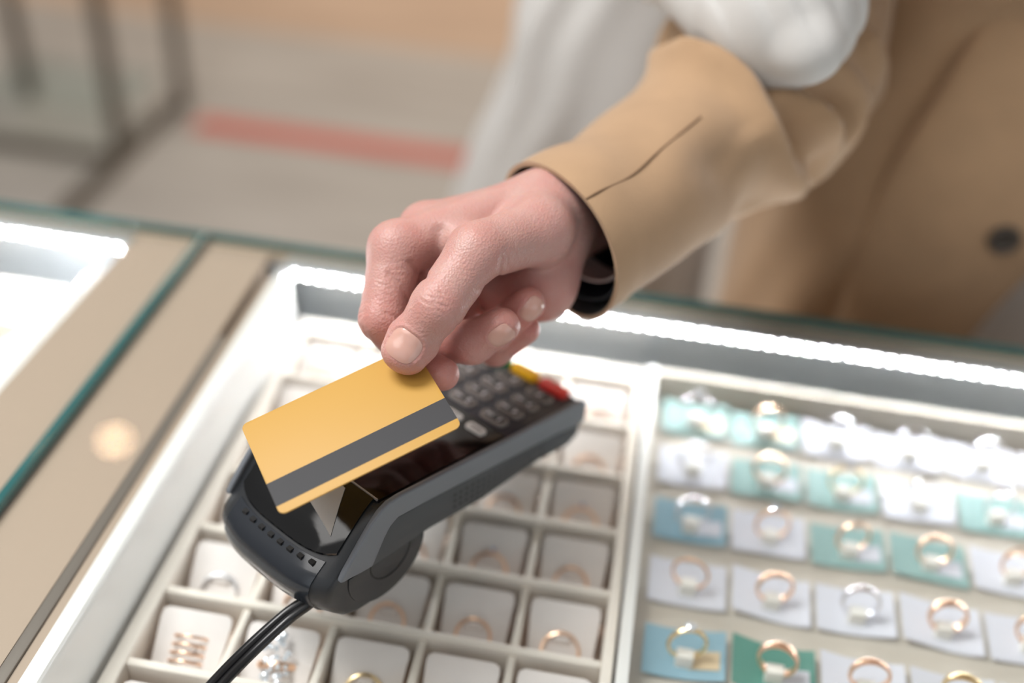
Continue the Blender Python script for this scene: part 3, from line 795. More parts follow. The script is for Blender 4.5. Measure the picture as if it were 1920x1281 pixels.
_a = np.array(H['ttip'])-np.array(H['tip_']); _l = np.cross(_a/np.linalg.norm(_a), np.array([0.094, -0.7987, 0.5943])); _l /= np.linalg.norm(_l)
for k_ in ('tpad', 'ttip'):
    H[k_+'l'] = tuple(np.array(H[k_])-_l*2.0); H[k_+'r'] = tuple(np.array(H[k_])+_l*2.2)
def hand_sdf(Q, detail=True):
    c = lambda a, b, ra, rb: cap_d(Q, H[a], H[b], ra, rb)
    def kf(a, base, big, s):
        d2 = ((Q-np.array(H[a], np.float32))**2).sum(1); return base+big*np.exp(-d2/(s*s))
    palm = c('im', 'imc', 13.2, 14)
    palm = smin(palm, c('mm', 'mmc', 13, 15), 8)
    palm = smin(palm, c('rm', 'rmc', 12.5, 15), 8)
    palm = smin(palm, c('pm', 'pmc', 12, 15), 8)
    palm = smin(palm, c('wr', 'far1', 20.8, 21), 12)
    palm = smin(palm, c('far1', 'far2', 21, 25), 10)
    palm = smin(palm, c('wr2', 'hyp', 20, 17.5), 10)
    palm = smin(palm, c('hyp', 'hyp2', 17, 15), 9)
    palm = smin(palm, c('wr', 'tcmc', 18, 15), 9)
    th = c('tcmc', 'tmcp', 15.5, 13.4)
    th = smin(th, c('tmcp', 'tip_', 13.2, 11.9), 5)
    th = smin(th, c('tip_', 'tpad', 11.6, 10.6), 4)
    th = smin(th, c('tpadl', 'ttipl', 10.2, 8.8), 3); th = smin(th, c('tpadr', 'ttipr', 10.4, 9.2), 3)
    palm = smin(palm, c('web', 'web2', 7.5, 8.5), 9)
    idx = c('im', 'ipip', 13.4, 10.8)
    idx = smin(idx, c('ipip', 'idip', 10.4, 8.8), 3)
    idx = smin(idx, c('idip', 'itip', 8.8, 7.8), 3)
    mid = c('mm', 'mpip', 12.6, 11)
    mid = smin(mid, c('mpip', 'mdip', 11, 10.2), 3)
    mid = smin(mid, c('mdip', 'mtip', 10.2, 8.7), 3)
    rg = c('rm', 'rpip', 12, 10.2)
    rg = smin(rg, c('rpip', 'rdip', 10.2, 9.2), 3)
    rg = smin(rg, c('rdip', 'rtip', 9.2, 8.2), 3)
    pk = c('pm', 'ppip', 11, 9)
    pk = smin(pk, c('ppip', 'pdip', 9, 8.2), 3)
    pk = smin(pk, c('pdip', 'ptip', 8.2, 7.2), 3)
    d = smin(palm, th, kf('tcmc', 1.2, 10, 30))
    d = smin(d, idx, kf('im', 1.0, 9, 18))
    d = smin(d, mid, kf('mm', 0.9, 9, 18))
    d = smin(d, rg, kf('rm', 0.9, 9, 18))
    d = smin(d, pk, kf('pm', 0.9, 9, 18))
    if detail: d = d+wrinkles(Q)
    return d
VIEW = np.array([-0.0941, 0.7987, -0.5943])     # direction the palm side faces away from
def unit(a): a = np.array(a, float); return a/np.linalg.norm(a)
def wr_band(Q, centre, axis, facing, per, amp, la, ls, wob=0.8):
    c = np.array(centre); ax = unit(axis); n = unit(np.array(facing)-ax*np.dot(facing, ax)); s = np.cross(n, ax)
    D = Q-c; t = D@ax; u = D@s; h = D@n
    rnd = random.Random(int(abs(c[0])*10)+int(per*10)); out = np.zeros(len(Q))
    keep = (np.abs(t) < la*2.2) & (np.abs(u) < ls*2) & (h > -2)
    if not keep.any(): return out
    t = t[keep]; u = u[keep]; acc = np.zeros(len(t)); n_ = max(3, int(2.4*la/per*1.6))
    for k in range(n_):
        t0 = (k/(n_-1)-0.5)*la*2.4+rnd.uniform(-.35, .35)*per; cv_ = rnd.uniform(-.02, .02)-0.012*t0/la*2
        u0 = rnd.uniform(-.35, .35)*ls; w_ = ls*rnd.uniform(.35, .8); sl_ = rnd.uniform(-.1, .1)
        amp_ = amp*rnd.uniform(.6, 1.5)*math.exp(-(t0/la)**2)
        dd = t-(t0+sl_*u+cv_*u*u+0.35*np.sin(u*0.9+k*2.1))
        acc += amp_*np.exp(-(dd/(per*0.26))**2)*np.exp(-((u-u0)/w_)**2)
    out[keep] = acc
    return out
def groove(Q, pts, depth, width):
    ax = TOCAM/np.linalg.norm(TOCAM); flat = lambda A: A-np.outer(A@ax, ax)
    Qf = flat(Q).astype(np.float32); P2 = flat(np.array(pts, float)); d = np.full(len(Q), 1e9)
    for a, b in zip(P2, P2[1:]): d = np.minimum(d, cap_d(Qf, a, b, 0, 0))
    dz = (Q-np.mean(np.array(pts), 0))@ax
    return depth*np.exp(-(d/width)**2)*(np.abs(dz) < 30)*np.exp(-(np.minimum(dz+14, 0)/6)**2)
TOCAM = np.array([0.0941, -0.7987, 0.5943]); RIGHT = np.array([0.985, 0.163, 0.063]); UP = np.array([-0.147, 0.579, 0.802])
NAILS = []
def nail_frame(name, centre, tipdir, facing, la, ls):
    ax = unit(tipdir); n = unit(np.array(facing)-ax*np.dot(facing, ax)); s = np.cross(n, ax)
    NAILS.append((name, np.array(centre, float), ax, s, n, la, ls))
TOCAM = -VIEW; RIGHT = np.array([0.985, 0.163, 0.063]); UP = np.array([-0.147, 0.579, 0.802])
hv = {k: np.array(v, float) for k, v in H.items()}
nail_frame('fingernail', hv['tpad']*0.62+hv['ttip']*0.38, hv['ttip']-hv['tip_'], TOCAM-0.16*RIGHT+0.10*UP, 7.0, 8.0)
nail_frame('fingernail', hv['mtip']+(hv['mtip']-hv['mdip'])*0.04, hv['mtip']-hv['mdip'], TOCAM*0.9+0.45*RIGHT-0.35*UP, 6.0, 5.4)
nail_frame('fingernail', hv['rtip']+(hv['rtip']-hv['rdip'])*0.08, hv['rtip']-hv['rdip'], TOCAM*0.9+0.45*RIGHT-0.35*UP, 5.8, 5.2)
KN = []   # (centre, axis, facing, period, amplitude, reach along, reach across)
KN.append((hv['tip_'], hv['tip_']-hv['tmcp'], TOCAM+0.1*UP-0.1*RIGHT, 1.5, 0.48, 6.0, 9.5))
KN.append((hv['tip_']+(hv['tip_']-hv['tmcp'])*-0.4, hv['tip_']-hv['tmcp'], TOCAM, 1.3, 0.13, 9, 12))
KN.append((hv['tmcp']+(hv['tcmc']-hv['tmcp'])*0.35, hv['tcmc']-hv['tmcp'], TOCAM-0.8*UP, 1.5, 0.26, 11, 12))
KN.append((hv['mdip'], hv['mtip']-hv['mdip'], TOCAM, 1.4, 0.22, 4, 8))
KN.append((hv['ipip'], hv['ipip']-hv['im'], -RIGHT+0.5*TOCAM, 1.5, 0.35, 6, 9))
KN.append((hv['im']+(hv['ipip']-hv['im'])*0.45, hv['ipip']-hv['im'], TOCAM+.3*RIGHT, 1.6, 0.16, 14, 9))
GR = [([(-99.8, 422.5, 1138.1),  (-96.1, 422.3, 1133.8), (-91.2, 422.5, 1130.0)], 1.0, 1.5), ([(-108.4, 416.1, 1134.2), (-102.2, 413.8, 1130.1), (-98.3, 411.7, 1123.4)], 0.8, 1.5),
      ([(-90.1, 444.5, 1142.5), (-89.9, 436.9, 1135.7), (-90.8, 429.8, 1129.7)], 1.6, 3.6), ([(-62.1, 404.1, 1144.4), (-56.7, 409.9, 1148.0), (-56.5, 415.7, 1152.4)], 0.9, 1.0),
      ([(-106.8, 403.9, 1120.9), (-101.6, 403.4, 1119.4)], 0.5, 0.9), ([(-71.4, 402.2, 1116.5), (-74.4, 405.8, 1121.7)], 0.6, 1.0), ([(-116.5, 401.4, 1112.3), (-112.7, 397.6, 1106.7)], 0.4, 0.9),
      ([(-56.0, 423.0, 1152.0), (-54.5, 418.8, 1146.2)], 0.4, 0.9), ([(-65.4, 406.2, 1139.3), (-51.5, 419.1, 1137.7), (-40.8, 432.1, 1136.6)], 0.6, 1.2),
      ([(-91.2, 462.9, 1143.9), (-73.7, 454.6, 1146.8), (-59.2, 460.1, 1151.9)], 0.25, 4.0)]
def wrinkles(Q):
    d = np.zeros(len(Q))
    for k in KN: d = d+wr_band(Q, *k)
    for pts, dep, wd in GR: d = d+groove(Q, pts, dep, wd)
    for (nm, c, ax, s, n, la, ls) in NAILS:
        D = Q-c; t = D@ax; u = D@s; h = D@n
        e = (np.abs(t/la)**3+np.abs(u/ls)**3)**(1/3)
        side = (h > 0)
        d = d+side*(np.where(e < 1.12, 0.42/(1+np.exp((e-1.0)*30)), 0)-0.30*np.exp(-((e-1.14)/0.09)**2)*(t < la*0.6))
    return d
allp = np.array([hv[k] for k in hv])
def person_sdf(pel, chest, neck, head, sh, arm, legs, face):
    """torso, neck, head with face, one hanging arm, legs (millimetres)"""
    f_ = unit(face); up_ = np.array([0, 0, 1.0]); rt = np.cross(f_, up_)
    A = lambda p: np.array(p, float)
    def fn(Q):
        Q = Q.astype(np.float64)
        def c(a, b, ra, rb): return cap_d(Q.astype(np.float32), A(a), A(b), ra, rb)
        d = smin(c(A(pel)-rt*50, A(pel)+rt*50, 84, 84), c(A(chest)-rt*65, A(chest)+rt*65, 92, 92), 60)
        d = smin(d, c(pel, chest, 84, 88), 50)
        d = smin(d, c(sh[0], sh[1], 52, 52), 40)
        d = smin(d, c(neck, head, 55, 52), 30)
        h = A(head); D = Q-h; x = D@rt; y = D@f_; z = D[:, 2]
        e = (np.sqrt((x/72)**2+((y+8)/92)**2+((z-18)/100)**2)-1)*75
        j = (np.sqrt((x/52)**2+((y-28)/55)**2+((z+62)/52)**2)-1)*48
        d = smin(d, smin(e, j, 30), 14)
        d = smin(d, c(h+f_*82+up_*22, h+f_*104-up_*18, 7, 12), 8)
        for s_ in (-1, 1):
            eye = np.sqrt(((Q-(h+f_*86+up_*20+rt*s_*31))**2).sum(1))-13; d = -smin(-d, eye, 8)
            d = smin(d, np.sqrt(((Q-(h+f_*70+up_*20+rt*s_*31))**2).sum(1))-13, 2)
            d = smin(d, c(h+rt*s_*74+up_*25-f_*2, h+rt*s_*74-up_*22+f_*4, 8, 5), 4)
        d = smin(d, c(h+f_*82-up_*48-rt*20, h+f_*82-up_*48+rt*20, 7, 7), 4)
        for p in arm:
            for (a, ra), (b, rb) in zip(p, p[1:]): d = smin(d, c(a, b, ra, rb), 14)
        for p in legs:
            for (a, ra), (b, rb) in zip(p, p[1:]): d = smin(d, c(a, b, ra, rb), 20)
        return d
    return fn
V, Fq = sdf_mesh(lambda Q: hand_sdf(Q), allp.min(0)-38, allp.max(0)+38, 0.62)
flush = np.full(len(V), 0.10)
for k, r_, a_ in (('ttip', 13, .28), ('tip_', 10, .22), ('itip', 13, .35), ('mtip', 12, .30), ('rtip', 12, .34), ('ptip', 14, .4), ('mdip', 12, .15), ('mpip', 18, .25), ('ipip', 13, .3), ('im', 14, .22), ('mm', 14, .12), ('hyp', 16, .30), ('rpip', 18, .4), ('ppip', 18, .4), ('web', 12, .15), ('tmcp', 12, .08)):
    d2 = ((V-hv[k])**2).sum(1); flush += a_*np.exp(-d2/(r_*r_))
fine = (V, Fq, np.clip(flush, 0, .7))
hd = (215, 610, 1625)
pf = person_sdf((255, 925, 930), (270, 818, 1290), (240, 690, 1470), hd, ((120, 740, 1420), (400, 765, 1410)),
    [[((400, 765, 1410), 46), ((395, 850, 1180), 38), ((350, 840, 1030), 28), ((330, 835, 980), 24)],
     [((120, 740, 1420), 48), ((82.2, 722.9, 1163.0), 40), ((70.4, 673.8, 1146.0), 36), ((19.1, 575.3, 1132.8), 27)]],
    [[((205, 930, 900), 72), ((190, 930, 480), 52), ((180, 940, 90), 34)], [((310, 930, 900), 72), ((290, 930, 480), 52), ((280, 940, 90), 34)]], (-0.25, -1, -0.5))
V2, F2 = sdf_mesh(pf, (-30, 500, 30), (560, 1060, 1790), 6.0)
bV = np.concatenate([fine[0], V2]); bF = np.concatenate([fine[1], F2+len(fine[0])]); bA = np.concatenate([fine[2], np.full(len(V2), 0.2)])
fast_mesh('body', bV, bF, M['skin'], man, bA)
def hair_mesh(name, head, face, m, parent, long=0):
    f_ = unit(face); h = np.array(head, float); rt = np.cross(f_, (0, 0, 1.0))
    def fn(Q):
        D = Q.astype(np.float64)-h; x = D@rt; y = D@f_; z = D[:, 2]
        e = (np.sqrt((x/80)**2+((y+12)/100)**2+((z-24)/106)**2)-1)*80+1.2*np.sin(x*.25+np.sin(z*.1)*2)
        cut = (y-(18-0.25*z if not long else 20))-np.maximum(z-70, 0)*3
        e = np.maximum(e, cut*0.7); e = np.maximum(e, -(z+(62 if not long else 75)))
        if long: e = smin(e, cap_d(Q, h-f_*35+np.array([0, 0, -20]), h-f_*55+np.array([0, 0, -long]), 68, 55), 30)
        return e
    V_, F_ = sdf_mesh(fn, h-np.array([150, 190, 110+long]), h+np.array([150, 190, 160]), 5.0)
    return fast_mesh(name, V_, F_, m, parent)
hair_mesh('hair', hd, (-0.25, -1, -0.5), mat('dark_hair', (52, 38, 30), 0.5), man)
for (nm, c, ax, s, n, la, ls) in NAILS:
    rr = 14; Q = []
    for i in range(rr+1):
        for j in range(rr+1):
            a = i/rr*2-1; b = j/rr*2-1
            # square to superellipse
            r1 = max(abs(a), abs(b)); q = (abs(a)**3+abs(b)**3)**(1/3) if r1 > 0 else 1
            k = r1/q if r1 > 0 else 0
            Q.append(c+ax*a*k*la*0.97+s*b*k*ls*0.97+n*22)
    Q = np.array(Q); base = Q.copy()
    for it in range(60): Q = Q-n*np.clip(hand_sdf(Q, False), -5, 5)[:, None]*0.8
    top = Q.copy(); hh = (top-c)@n; u_ = (top-c)@s; t_ = (top-c)@ax
    # nail plate: follows the finger, slightly flatter, edge tucked under the fold
    e = (np.abs(t_/la)**3+np.abs(u_/ls)**3)**(1/3)
    top = top+n[None]*(0.12-0.42*np.clip((e-0.85)/0.15, 0, 1)*(t_ < la*0.55))[:, None]
    bot = top-n[None]*0.5
    vv_ = [tuple(p) for p in top]+[tuple(p) for p in bot]; ff_ = []; N1 = (rr+1)**2
    for i in range(rr):
        for j in range(rr):
            a = i*(rr+1)+j; ff_.append((a, a+1, a+rr+2, a+rr+1)); ff_.append((N1+a, N1+a+rr+1, N1+a+rr+2, N1+a+1))
    for i in range(rr):
        for j in (0, rr):
            a = i*(rr+1)+j; ff_.append((a, a+rr+1, N1+a+rr+1, N1+a))
            a = j*(rr+1)+i; ff_.append((a, a+1, N1+a+1, N1+a))
    make('fingernail', vv_, ff_, M['nail'], man, world=True)

# sleeve: cuff -> elbow -> shoulder
scl = [(-36.7, 482.7, 1124.9), (-27.6, 493.1, 1127.4), (-8.9, 520.1, 1128.7), (17.7, 570.8, 1133.8), (47.9, 621.4, 1141.4), (69.9, 673.0, 1148.4), (78.7, 722.3, 1162.8), (82.2, 773.8, 1189.4), (78.2, 841.8, 1239.3)]
srad = [44.5, 44, 43.5, 46, 53, 64, 66, 68, 74]
path = smooth_path([tuple(p)+(r_,) for p, r_ in zip(scl, srad)], 16)
cen = [tuple(p[:3]) for p in path]; rad = [p[3] for p in path]
DOWN = unit(-UP-0.55*RIGHT)
def fold(s, a, d, p):
    dn = float(np.dot(np.array(d), DOWN)); w = 8.0*max(0, dn)**3*math.exp(-s*22)
    ph = float(np.dot(np.array(d), RIGHT))
    for (s0, sl_, amp_, wd_) in ((.50, .05, 7, .022), (.575, -.03, 9, .024), (.65, .04, 6, .02), (.44, -.04, 3, .025)):
        w += amp_*math.exp(-((s-s0-sl_*math.sin(a*1.3+s0*9))/wd_)**2)*(0.55+0.45*math.sin(a*2+s0*20))
    w += 1.2*math.sin(s*26+2*math.sin(a*2+1))*math.exp(-((s-.25)/.2)**2)*0.6
    w += 2.0*math.sin(s*50+1.6*math.sin(a+.6)+a*1.5)*math.exp(-((s-.5)/.14)**2)
    w += 2.0*math.sin(s*90+a*3)*math.exp(-((s-.58)/.1)**2)
    w += 0.8*math.cos(3*a)
    return w
v, fa = tube(cen, rad, 72, fold, cap=False)
vA = np.array(v); cA = np.repeat(np.array(cen), 72, 0)
inw = cA-vA; inw /= np.linalg.norm(inw, axis=1)[:, None]
near = ((vA-cA)@unit(TOCAM) > 0)
CR = [([(6.8, 628.2, 1182.4), (35.5, 626.6, 1175.6), (61.8, 623.8, 1167.6), (104.3, 620.4, 1156.4)], 15, 7.5), ([(28.8, 627.7, 1178.2), (49.5, 621.7, 1166.8), (67.8, 612.5, 1151.5), (86.7, 601.5, 1133.8)], 15, 8.0),
      ([(37.5, 558.6, 1134.5), (59.5, 556.0, 1127.4), (72.3, 553.6, 1122.2)], 3.0, 12)]
push = np.zeros(len(vA))
for pl, dep, wd in CR:
    ax_ = unit(TOCAM); fl = lambda A_: A_-np.outer(A_@ax_, ax_)
    q_ = fl(vA).astype(np.float32); p_ = fl(np.array(pl, float)); dd = np.full(len(vA), 1e9)
    for a_, b_ in zip(p_, p_[1:]): dd = np.minimum(dd, cap_d(q_, a_, b_, 0, 0))
    push += dep*np.exp(-(dd/wd)**2)*near-0.45*dep*np.exp(-((dd-wd*2.1)/wd)**2)*near
vA = vA+inw*push[:, None]; v = [tuple(p_) for p_ in vA]
L0 = len(v)
vi, fi = tube(cen, [r_-2.4 for r_ in rad], 72, fold, cap=False)
def ringband(a0, b0, m_=72): return [(a0+j, a0+(j+1) % m_, b0+(j+1) % m_, b0+j) for j in range(m_)]
sleeve_pts = list(v)
make('coat_sleeve', v+vi[:72*3], fa+[tuple(L0+x for x in q[::-1]) for q in fi[:72*2]]+ringband(0, L0), M['fabric_tan'], man, world=True)
make('sleeve_lining', *tube(cen[:42], [r_-2.7 for r_ in rad[:42]], 72, lambda s_, a_, d_, p_: fold(s_*41/(len(cen)-1), a_, d_, p_), cap=False), M['lining'], man, world=True)
# seam along the sleeve
SP, ST, SN, SB_ = frames(cen)
pts = []
for i in range(0, 45):
    want = (Vector(TOCAM)+Vector(UP)*0.25).normalized(); best = max(range(72), key=lambda j: (SN[i]*math.cos(2*PI*j/72)+SB_[i]*math.sin(2*PI*j/72)).dot(want))
    a = 2*PI*best/72; d = SN[i]*math.cos(a)+SB_[i]*math.sin(a); pts.append(tuple(Vector(v[i*72+best])+d*0.1))
pts = [tuple(p) for p in smooth_path(pts[::11], 10)]
make('sleeve_seam', *tube(pts, 0.55, 6), mat('seam_thread', (124, 98, 74), 0.9), man, world=True)
# shirt cuff and navy inner cuff
shc = [tuple(np.array(cen[4])*1.0), tuple(np.array(cen[14])*1.0), tuple(np.array(cen[24]))]
v, fa = tube([cen[18], cen[22], cen[29]], [31, 33, 35], 48, None, cap=False)
off = np.array([8.0, 0, 3.0])
v2, f2 = tube([cen[18], cen[22], cen[29]], [30, 32, 34], 48, None, cap=False)
make('shirt_cuff', v+v2, fa+[tuple(len(v)+x for x in q[::-1]) for q in f2]+ringband(0, len(v), 48), M['shirt'], man, world=True)
v, fa = tube([cen[8], cen[14], cen[26]], [37.5, 38.8, 39], 48, None, cap=False)
v2, f2 = tube([cen[8], cen[14], cen[26]], [36.5, 37.8, 38], 48, None, cap=False)
make('inner_cuff', v+v2, fa+[tuple(len(v)+x for x in q[::-1]) for q in f2]+ringband(0, len(v), 48), M['navy'], man, world=True)

def loft(rings, ex=2.6, m=72, disp=None):
    """rings: (z, xl, xr, yfront, depth)"""
    v = []; fa = []
    for (z, xl, xr, yf, dp) in rings:
        cx = (xl+xr)/2; a = (xr-xl)/2; b = dp/2; cy = yf+b
        for j in range(m):
            t = 2*PI*j/m; c, s = math.cos(t), math.sin(t)
            k = disp(z, t) if disp else 0
            v.append((cx+(a+k)*math.copysign(abs(c)**(2/ex), c), cy+(b+k)*math.copysign(abs(s)**(2/ex), s), z))
    for i in range(len(rings)-1):
        for j in range(m): fa.append((i*m+j, i*m+(j+1) % m, (i+1)*m+(j+1) % m, (i+1)*m+j))
    fa.append(tuple(range(m))); fa.append(tuple(range((len(rings)-1)*m, len(rings)*m)))
    return v, fa
def ringpath(keys, n=6): return [tuple(p) for p in smooth_path(keys, n)]
# coat body: (z, x left, x right, y front, depth)
coat = ringpath([(430, 95, 150, 800, 150), (640, 92, 182, 790, 190), (800, 86, 215, 775, 210), (900, 90, 240, 755, 220), (960, 95, 262, 745, 230), (1010, 100, 292, 735, 235), (1060, 100, 335, 735, 240), (1110, 108, 385, 742, 240), (1165, 118, 430, 742, 245), (1230, 110, 460, 705, 260), (1310, 90, 470, 655, 270), (1400, 70, 475, 622, 260), (1465, 100, 450, 625, 220), (1500, 190, 370, 645, 130), (1515, 215, 345, 655, 100)])
v, fa = loft(coat, 2.4, disp=lambda z, t: 3*math.sin(t*5+z*0.012)+2.2*math.sin(t*9-z*0.02))
make('coat', v, fa, M['fabric_tan'], man, world=True)
# coat front flap, a second layer of cloth over the hip
flap = ringpath([(860, 180, 262, 742, 30), (930, 170, 274, 735, 30), (1000, 165, 296, 727, 30), (1060, 172, 338, 727, 30), (1120, 190, 388, 732, 30), (1200, 215, 440, 742, 30)])
v, fa = loft(flap, 3.0); make('coat_front', v, fa, M['fabric_tan'], man, world=True)
for k, (zz, c) in enumerate([(1416-425+17, (262.5, 724.0, 1031.6))]):
    cx_, cy_, cz_ = c
    vv_ = []; ff_ = []; m_ = 40
    pr_ = [(0, 1.2), (5.5, 1.2), (6.5, 2.4), (9.5, 2.8), (11.2, 1.6), (11.4, 0), (0.01, 0)]
    for i in range(m_):
        a = 2*PI*i/m_
        for (rr, hh) in pr_: vv_.append((cx_+rr*math.cos(a), cy_-hh, cz_+rr*math.sin(a)))
    for i in range(m_):
        for j in range(len(pr_)-1): ff_.append((i*len(pr_)+j, i*len(pr_)+j+1, ((i+1) % m_)*len(pr_)+j+1, ((i+1) % m_)*len(pr_)+j))
    b_ = make('coat_button', vv_, ff_, M['button'], man, world=True)
    hm = Mb()
    for dx in (-1.8, 1.8):
        for dz in (-1.8, 1.8): hm.box(cx_+dx-.7, cx_+dx+.7, cy_-1.5, cy_-1.15, cz_+dz-.7, cz_+dz+.7)
    q = hm.build('button_hole', M['deep_black'], b_, smooth=False); q.location = -Vector(man.location)
v, fa = loft(ringpath([(90, 110, 300, 850, 180), (500, 105, 330, 830, 170), (860, 102, 420, 815, 180), (980, 110, 500, 800, 200), (1040, 130, 510, 800, 200)]), 2.6)
make('trousers', v, fa, M['trousers'], man, world=True)
sh = Mb()
for x in (160, 340):
    v, fa = tube([(x, 720, 45), (x, 800, 48), (x, 900, 52), (x, 960, 55)], [34, 42, 44, 36], 20); sh.add([(a, b, max(c, 0.5)) for a, b, c in v], fa)
sh.build('shoes', M['button'], man, world=True)

# ================================================================== WOMAN
wom = empty('person', (20, 1050, 0)); tag(wom, 'person in a white coat behind the tan sleeve with an arm linked through', 'person', 'shoppers at the counter')
wc = ringpath([(560, -245, 92, 1020, 230), (700, -225, 92, 1010, 240), (860, -190, 92, 1000, 240), (960, -158, 92, 990, 240), (1030, -150, 92, 990, 240), (1120, -108, 90, 990, 240), (1180, -110, 92, 990, 250), (1260, -135, 105, 990, 260), (1350, -140, 145, 1010, 220), (1400, -110, 125, 1030, 170), (1435, -40, 80, 1040, 110)])
v, fa = loft(wc, 2.5, 96, disp=lambda z, t: 5*math.sin(t*7+z*0.006)+3*math.sin(t*13-z*0.011))
make('coat', v, fa, M['fabric_white'], wom, world=True)
v, fa = loft(ringpath([(70, -180, 88, 1020, 170), (400, -200, 88, 1020, 200), (600, -200, 88, 1020, 200)]), 2.6)
make('trousers', v, fa, M['trousers'], wom, world=True)
sh = Mb()
for x in (-100, 50):
    v, fa = tube([(x, 900, 40), (x, 980, 42), (x, 1080, 45), (x, 1120, 45)], [28, 36, 38, 30], 20); sh.add([(a, b, max(c, 0.5)) for a, b, c in v], fa)
sh.build('shoes', M['button'], wom, world=True)
SA = [(78.2, 583.7, 1203.8), (62.2, 620.2, 1213.3), (53.2, 681.5, 1233.1), (33.2, 770.0, 1276.1)]
SB = [(-4.5, 658.0, 1224.2), (22.3, 636.0, 1215.5)]
def sleeve_sdf(Q):
    d = smin(cap_d(Q, SA[0], SA[1], 18.5, 47), cap_d(Q, SA[1], SA[2], 47, 60), 12)
    d = smin(d, cap_d(Q, SA[2], SA[3], 60, 66), 14)
    d = smin(d, cap_d(Q, SB[0], SB[1], 30, 26), 18)
    D = Q-np.array(SA[0]); r_ = D@RIGHT; u_ = D@UP
    ph = r_*0.30+u_*0.20
    m = np.exp(-((u_-38)/34)**2)
    ph = r_*0.17+u_*0.08; d = d+1.8*m*(1-np.abs(np.sin(ph)))**2.0+0.8*m*np.sin(ph*2.1+1)
    return d
pa = np.array(SA+SB)
V, Fq = sdf_mesh(sleeve_sdf, pa.min(0)-85, pa.max(0)+85, 2.2)
fast_mesh('coat_sleeve', V, Fq, M['fabric_white'], wom)

whd = (40, 960, 1570)
wf = person_sdf((-30, 1130, 900), (-10, 1125, 1230), (25, 1060, 1420), whd, ((-90, 1110, 1360), (100, 1100, 1360)),
    [[((-80, 1115, 1350), 34), ((-35, 1130, 1150), 26), ((-20, 1130, 960), 22)], [((110, 1090, 1370), 40), (SA[3], 40), (SA[2], 36), (SA[1], 26)]],
    [[((-110, 1110, 860), 70), ((-110, 1120, 460), 48), ((-105, 1120, 80), 32)], [((10, 1110, 860), 70), ((20, 1120, 460), 48), ((30, 1120, 80), 32)]], (0.1, -1, -0.35))
V2, F2 = sdf_mesh(wf, (-300, 480, 30), (300, 1260, 1730), 6.0)
fast_mesh('body', V2, F2, M['skin'], wom, np.full(len(V2), 0.2))
hair_mesh('hair', whd, (0.1, -1, -0.35), mat('brown_hair', (92, 64, 46), 0.5), wom, long=190)

# ================================================================== CEILING LAMPS, LIGHT
def lamp(label, x, y, z, r):
    q = empty('ceiling_lamp', (x, y, z)); tag(q, label, 'lamp', 'round lamps over the counter')
    d = [(r*math.cos(a*PI/16), r*math.sin(a*PI/16)) for a in range(32)]
    Mb().prism(d, lambda a, b: (a, b, 0), lambda a, b: (a, b, 4)).build('diffuser', M['lamp'], q, smooth=False)
    d2 = [(p[0]*1.25, p[1]*1.25) for p in d]
    Mb().prism(d2, lambda a, b: (a, b, 4.2), lambda a, b: (a, b, 40)).build('lamp_housing', M['lamp_rim'], q, smooth=False)
# mirror image of the round glow seen in the glass: ray through it, reflected upward
gx, gy = -265.0, 415.0
dirx, diry, dirz = -0.4387, 0.6875, 0.6892
tt = 1750/dirz
lamp('round warm ceiling lamp mirrored in the glass counter', gx+dirx*tt, gy+diry*tt, 2750, 30)

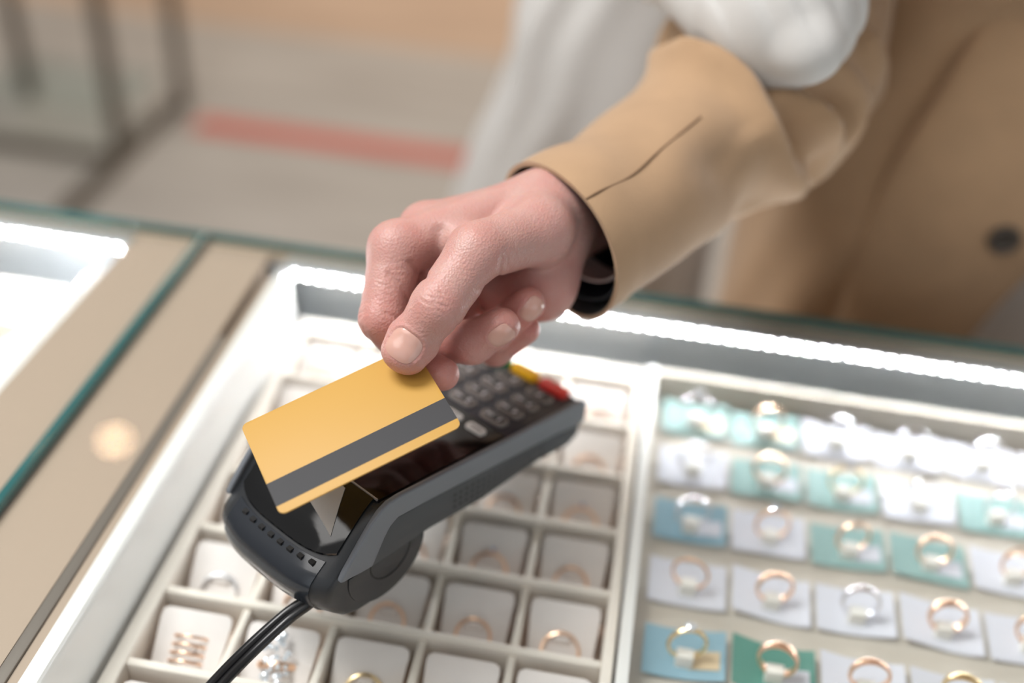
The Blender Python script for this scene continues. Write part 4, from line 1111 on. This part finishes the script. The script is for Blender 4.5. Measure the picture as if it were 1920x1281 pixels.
def area(name, loc, rot, sx, sy, power, col=(1, 1, 1)):
    l = bpy.data.lights.new(name, 'AREA'); l.shape = 'RECTANGLE'; l.size = sx; l.size_y = sy; l.energy = power; l.color = col
    o = bpy.data.objects.new(name, l); COL.objects.link(o); o.location = loc; o.rotation_euler = rot
    return o
area('ceiling_panel_light', (-0.95, 0.38, 2.65), (0, math.radians(-20), 0), 1.0, 0.5, 36, (1.0, 0.985, 0.975))
area('ceiling_panel_light', (-1.2, -0.6, 2.7), (0, 0, 0), 1.2, 1.0, 12, (1.0, 0.97, 0.94))
area('window_fill_light', (-0.7, -1.7, 1.9), (math.radians(80), 0, 0), 2.2, 1.3, 5, (0.84, 0.92, 1.0))
area('window_fill_light', (1.7, -1.1, 1.35), (math.radians(88), 0, math.radians(60)), 1.8, 1.2, 8, (0.86, 0.93, 1.0))  # fill added at the right to brighten the terminal's flank, no known window
area('warm_shop_light', (-0.6, 4.8, 2.6), (0, 0, 0), 3.0, 2.0, 60, (1.0, 0.80, 0.62))
# the LED strips light the cases
W = bpy.data.worlds.new('shop_ambient'); SC.world = W; W.use_nodes = True
bg = W.node_tree.nodes['Background']; bg.inputs[1].default_value = 0.46
nt = W.node_tree; tc = nt.nodes.new('ShaderNodeTexCoord'); sx = nt.nodes.new('ShaderNodeSeparateXYZ'); cr = nt.nodes.new('ShaderNodeValToRGB')
nt.links.new(tc.outputs['Generated'], sx.inputs[0]); nt.links.new(sx.outputs['Z'], cr.inputs[0]); nt.links.new(cr.outputs[0], bg.inputs[0])
cr.color_ramp.elements[0].position = 0.0; cr.color_ramp.elements[0].color = (0.26, 0.245, 0.23, 1)
cr.color_ramp.elements[1].position = 0.75; cr.color_ramp.elements[1].color = (1.0, 0.985, 0.965, 1)

# ================================================================== CAMERA
cam = bpy.data.cameras.new('camera'); co = bpy.data.objects.new('camera', cam); COL.objects.link(co)
co.location = (0, 0, 1.416); co.rotation_euler = (0.93294206, -0.06271416, 0.16369682)
cam.sensor_width = 36.0; cam.lens = 2050*36.0/1920; cam.clip_start = 0.02
cam.dof.use_dof = True; cam.dof.focus_distance = 0.489; cam.dof.aperture_fstop = cam.lens/19.0
SC.camera = co
SC.view_settings.view_transform = 'Standard'; SC.view_settings.look = 'None'; SC.view_settings.gamma = 1.0
SC.view_settings.exposure = 0.0; SC.view_settings.use_curve_mapping = False
SC.cycles.use_denoising = True
SC.cycles.transparent_max_bounces = 16; SC.cycles.max_bounces = 7
SC.cycles.sample_clamp_indirect = 4.0
bpy.context.view_layer.update()
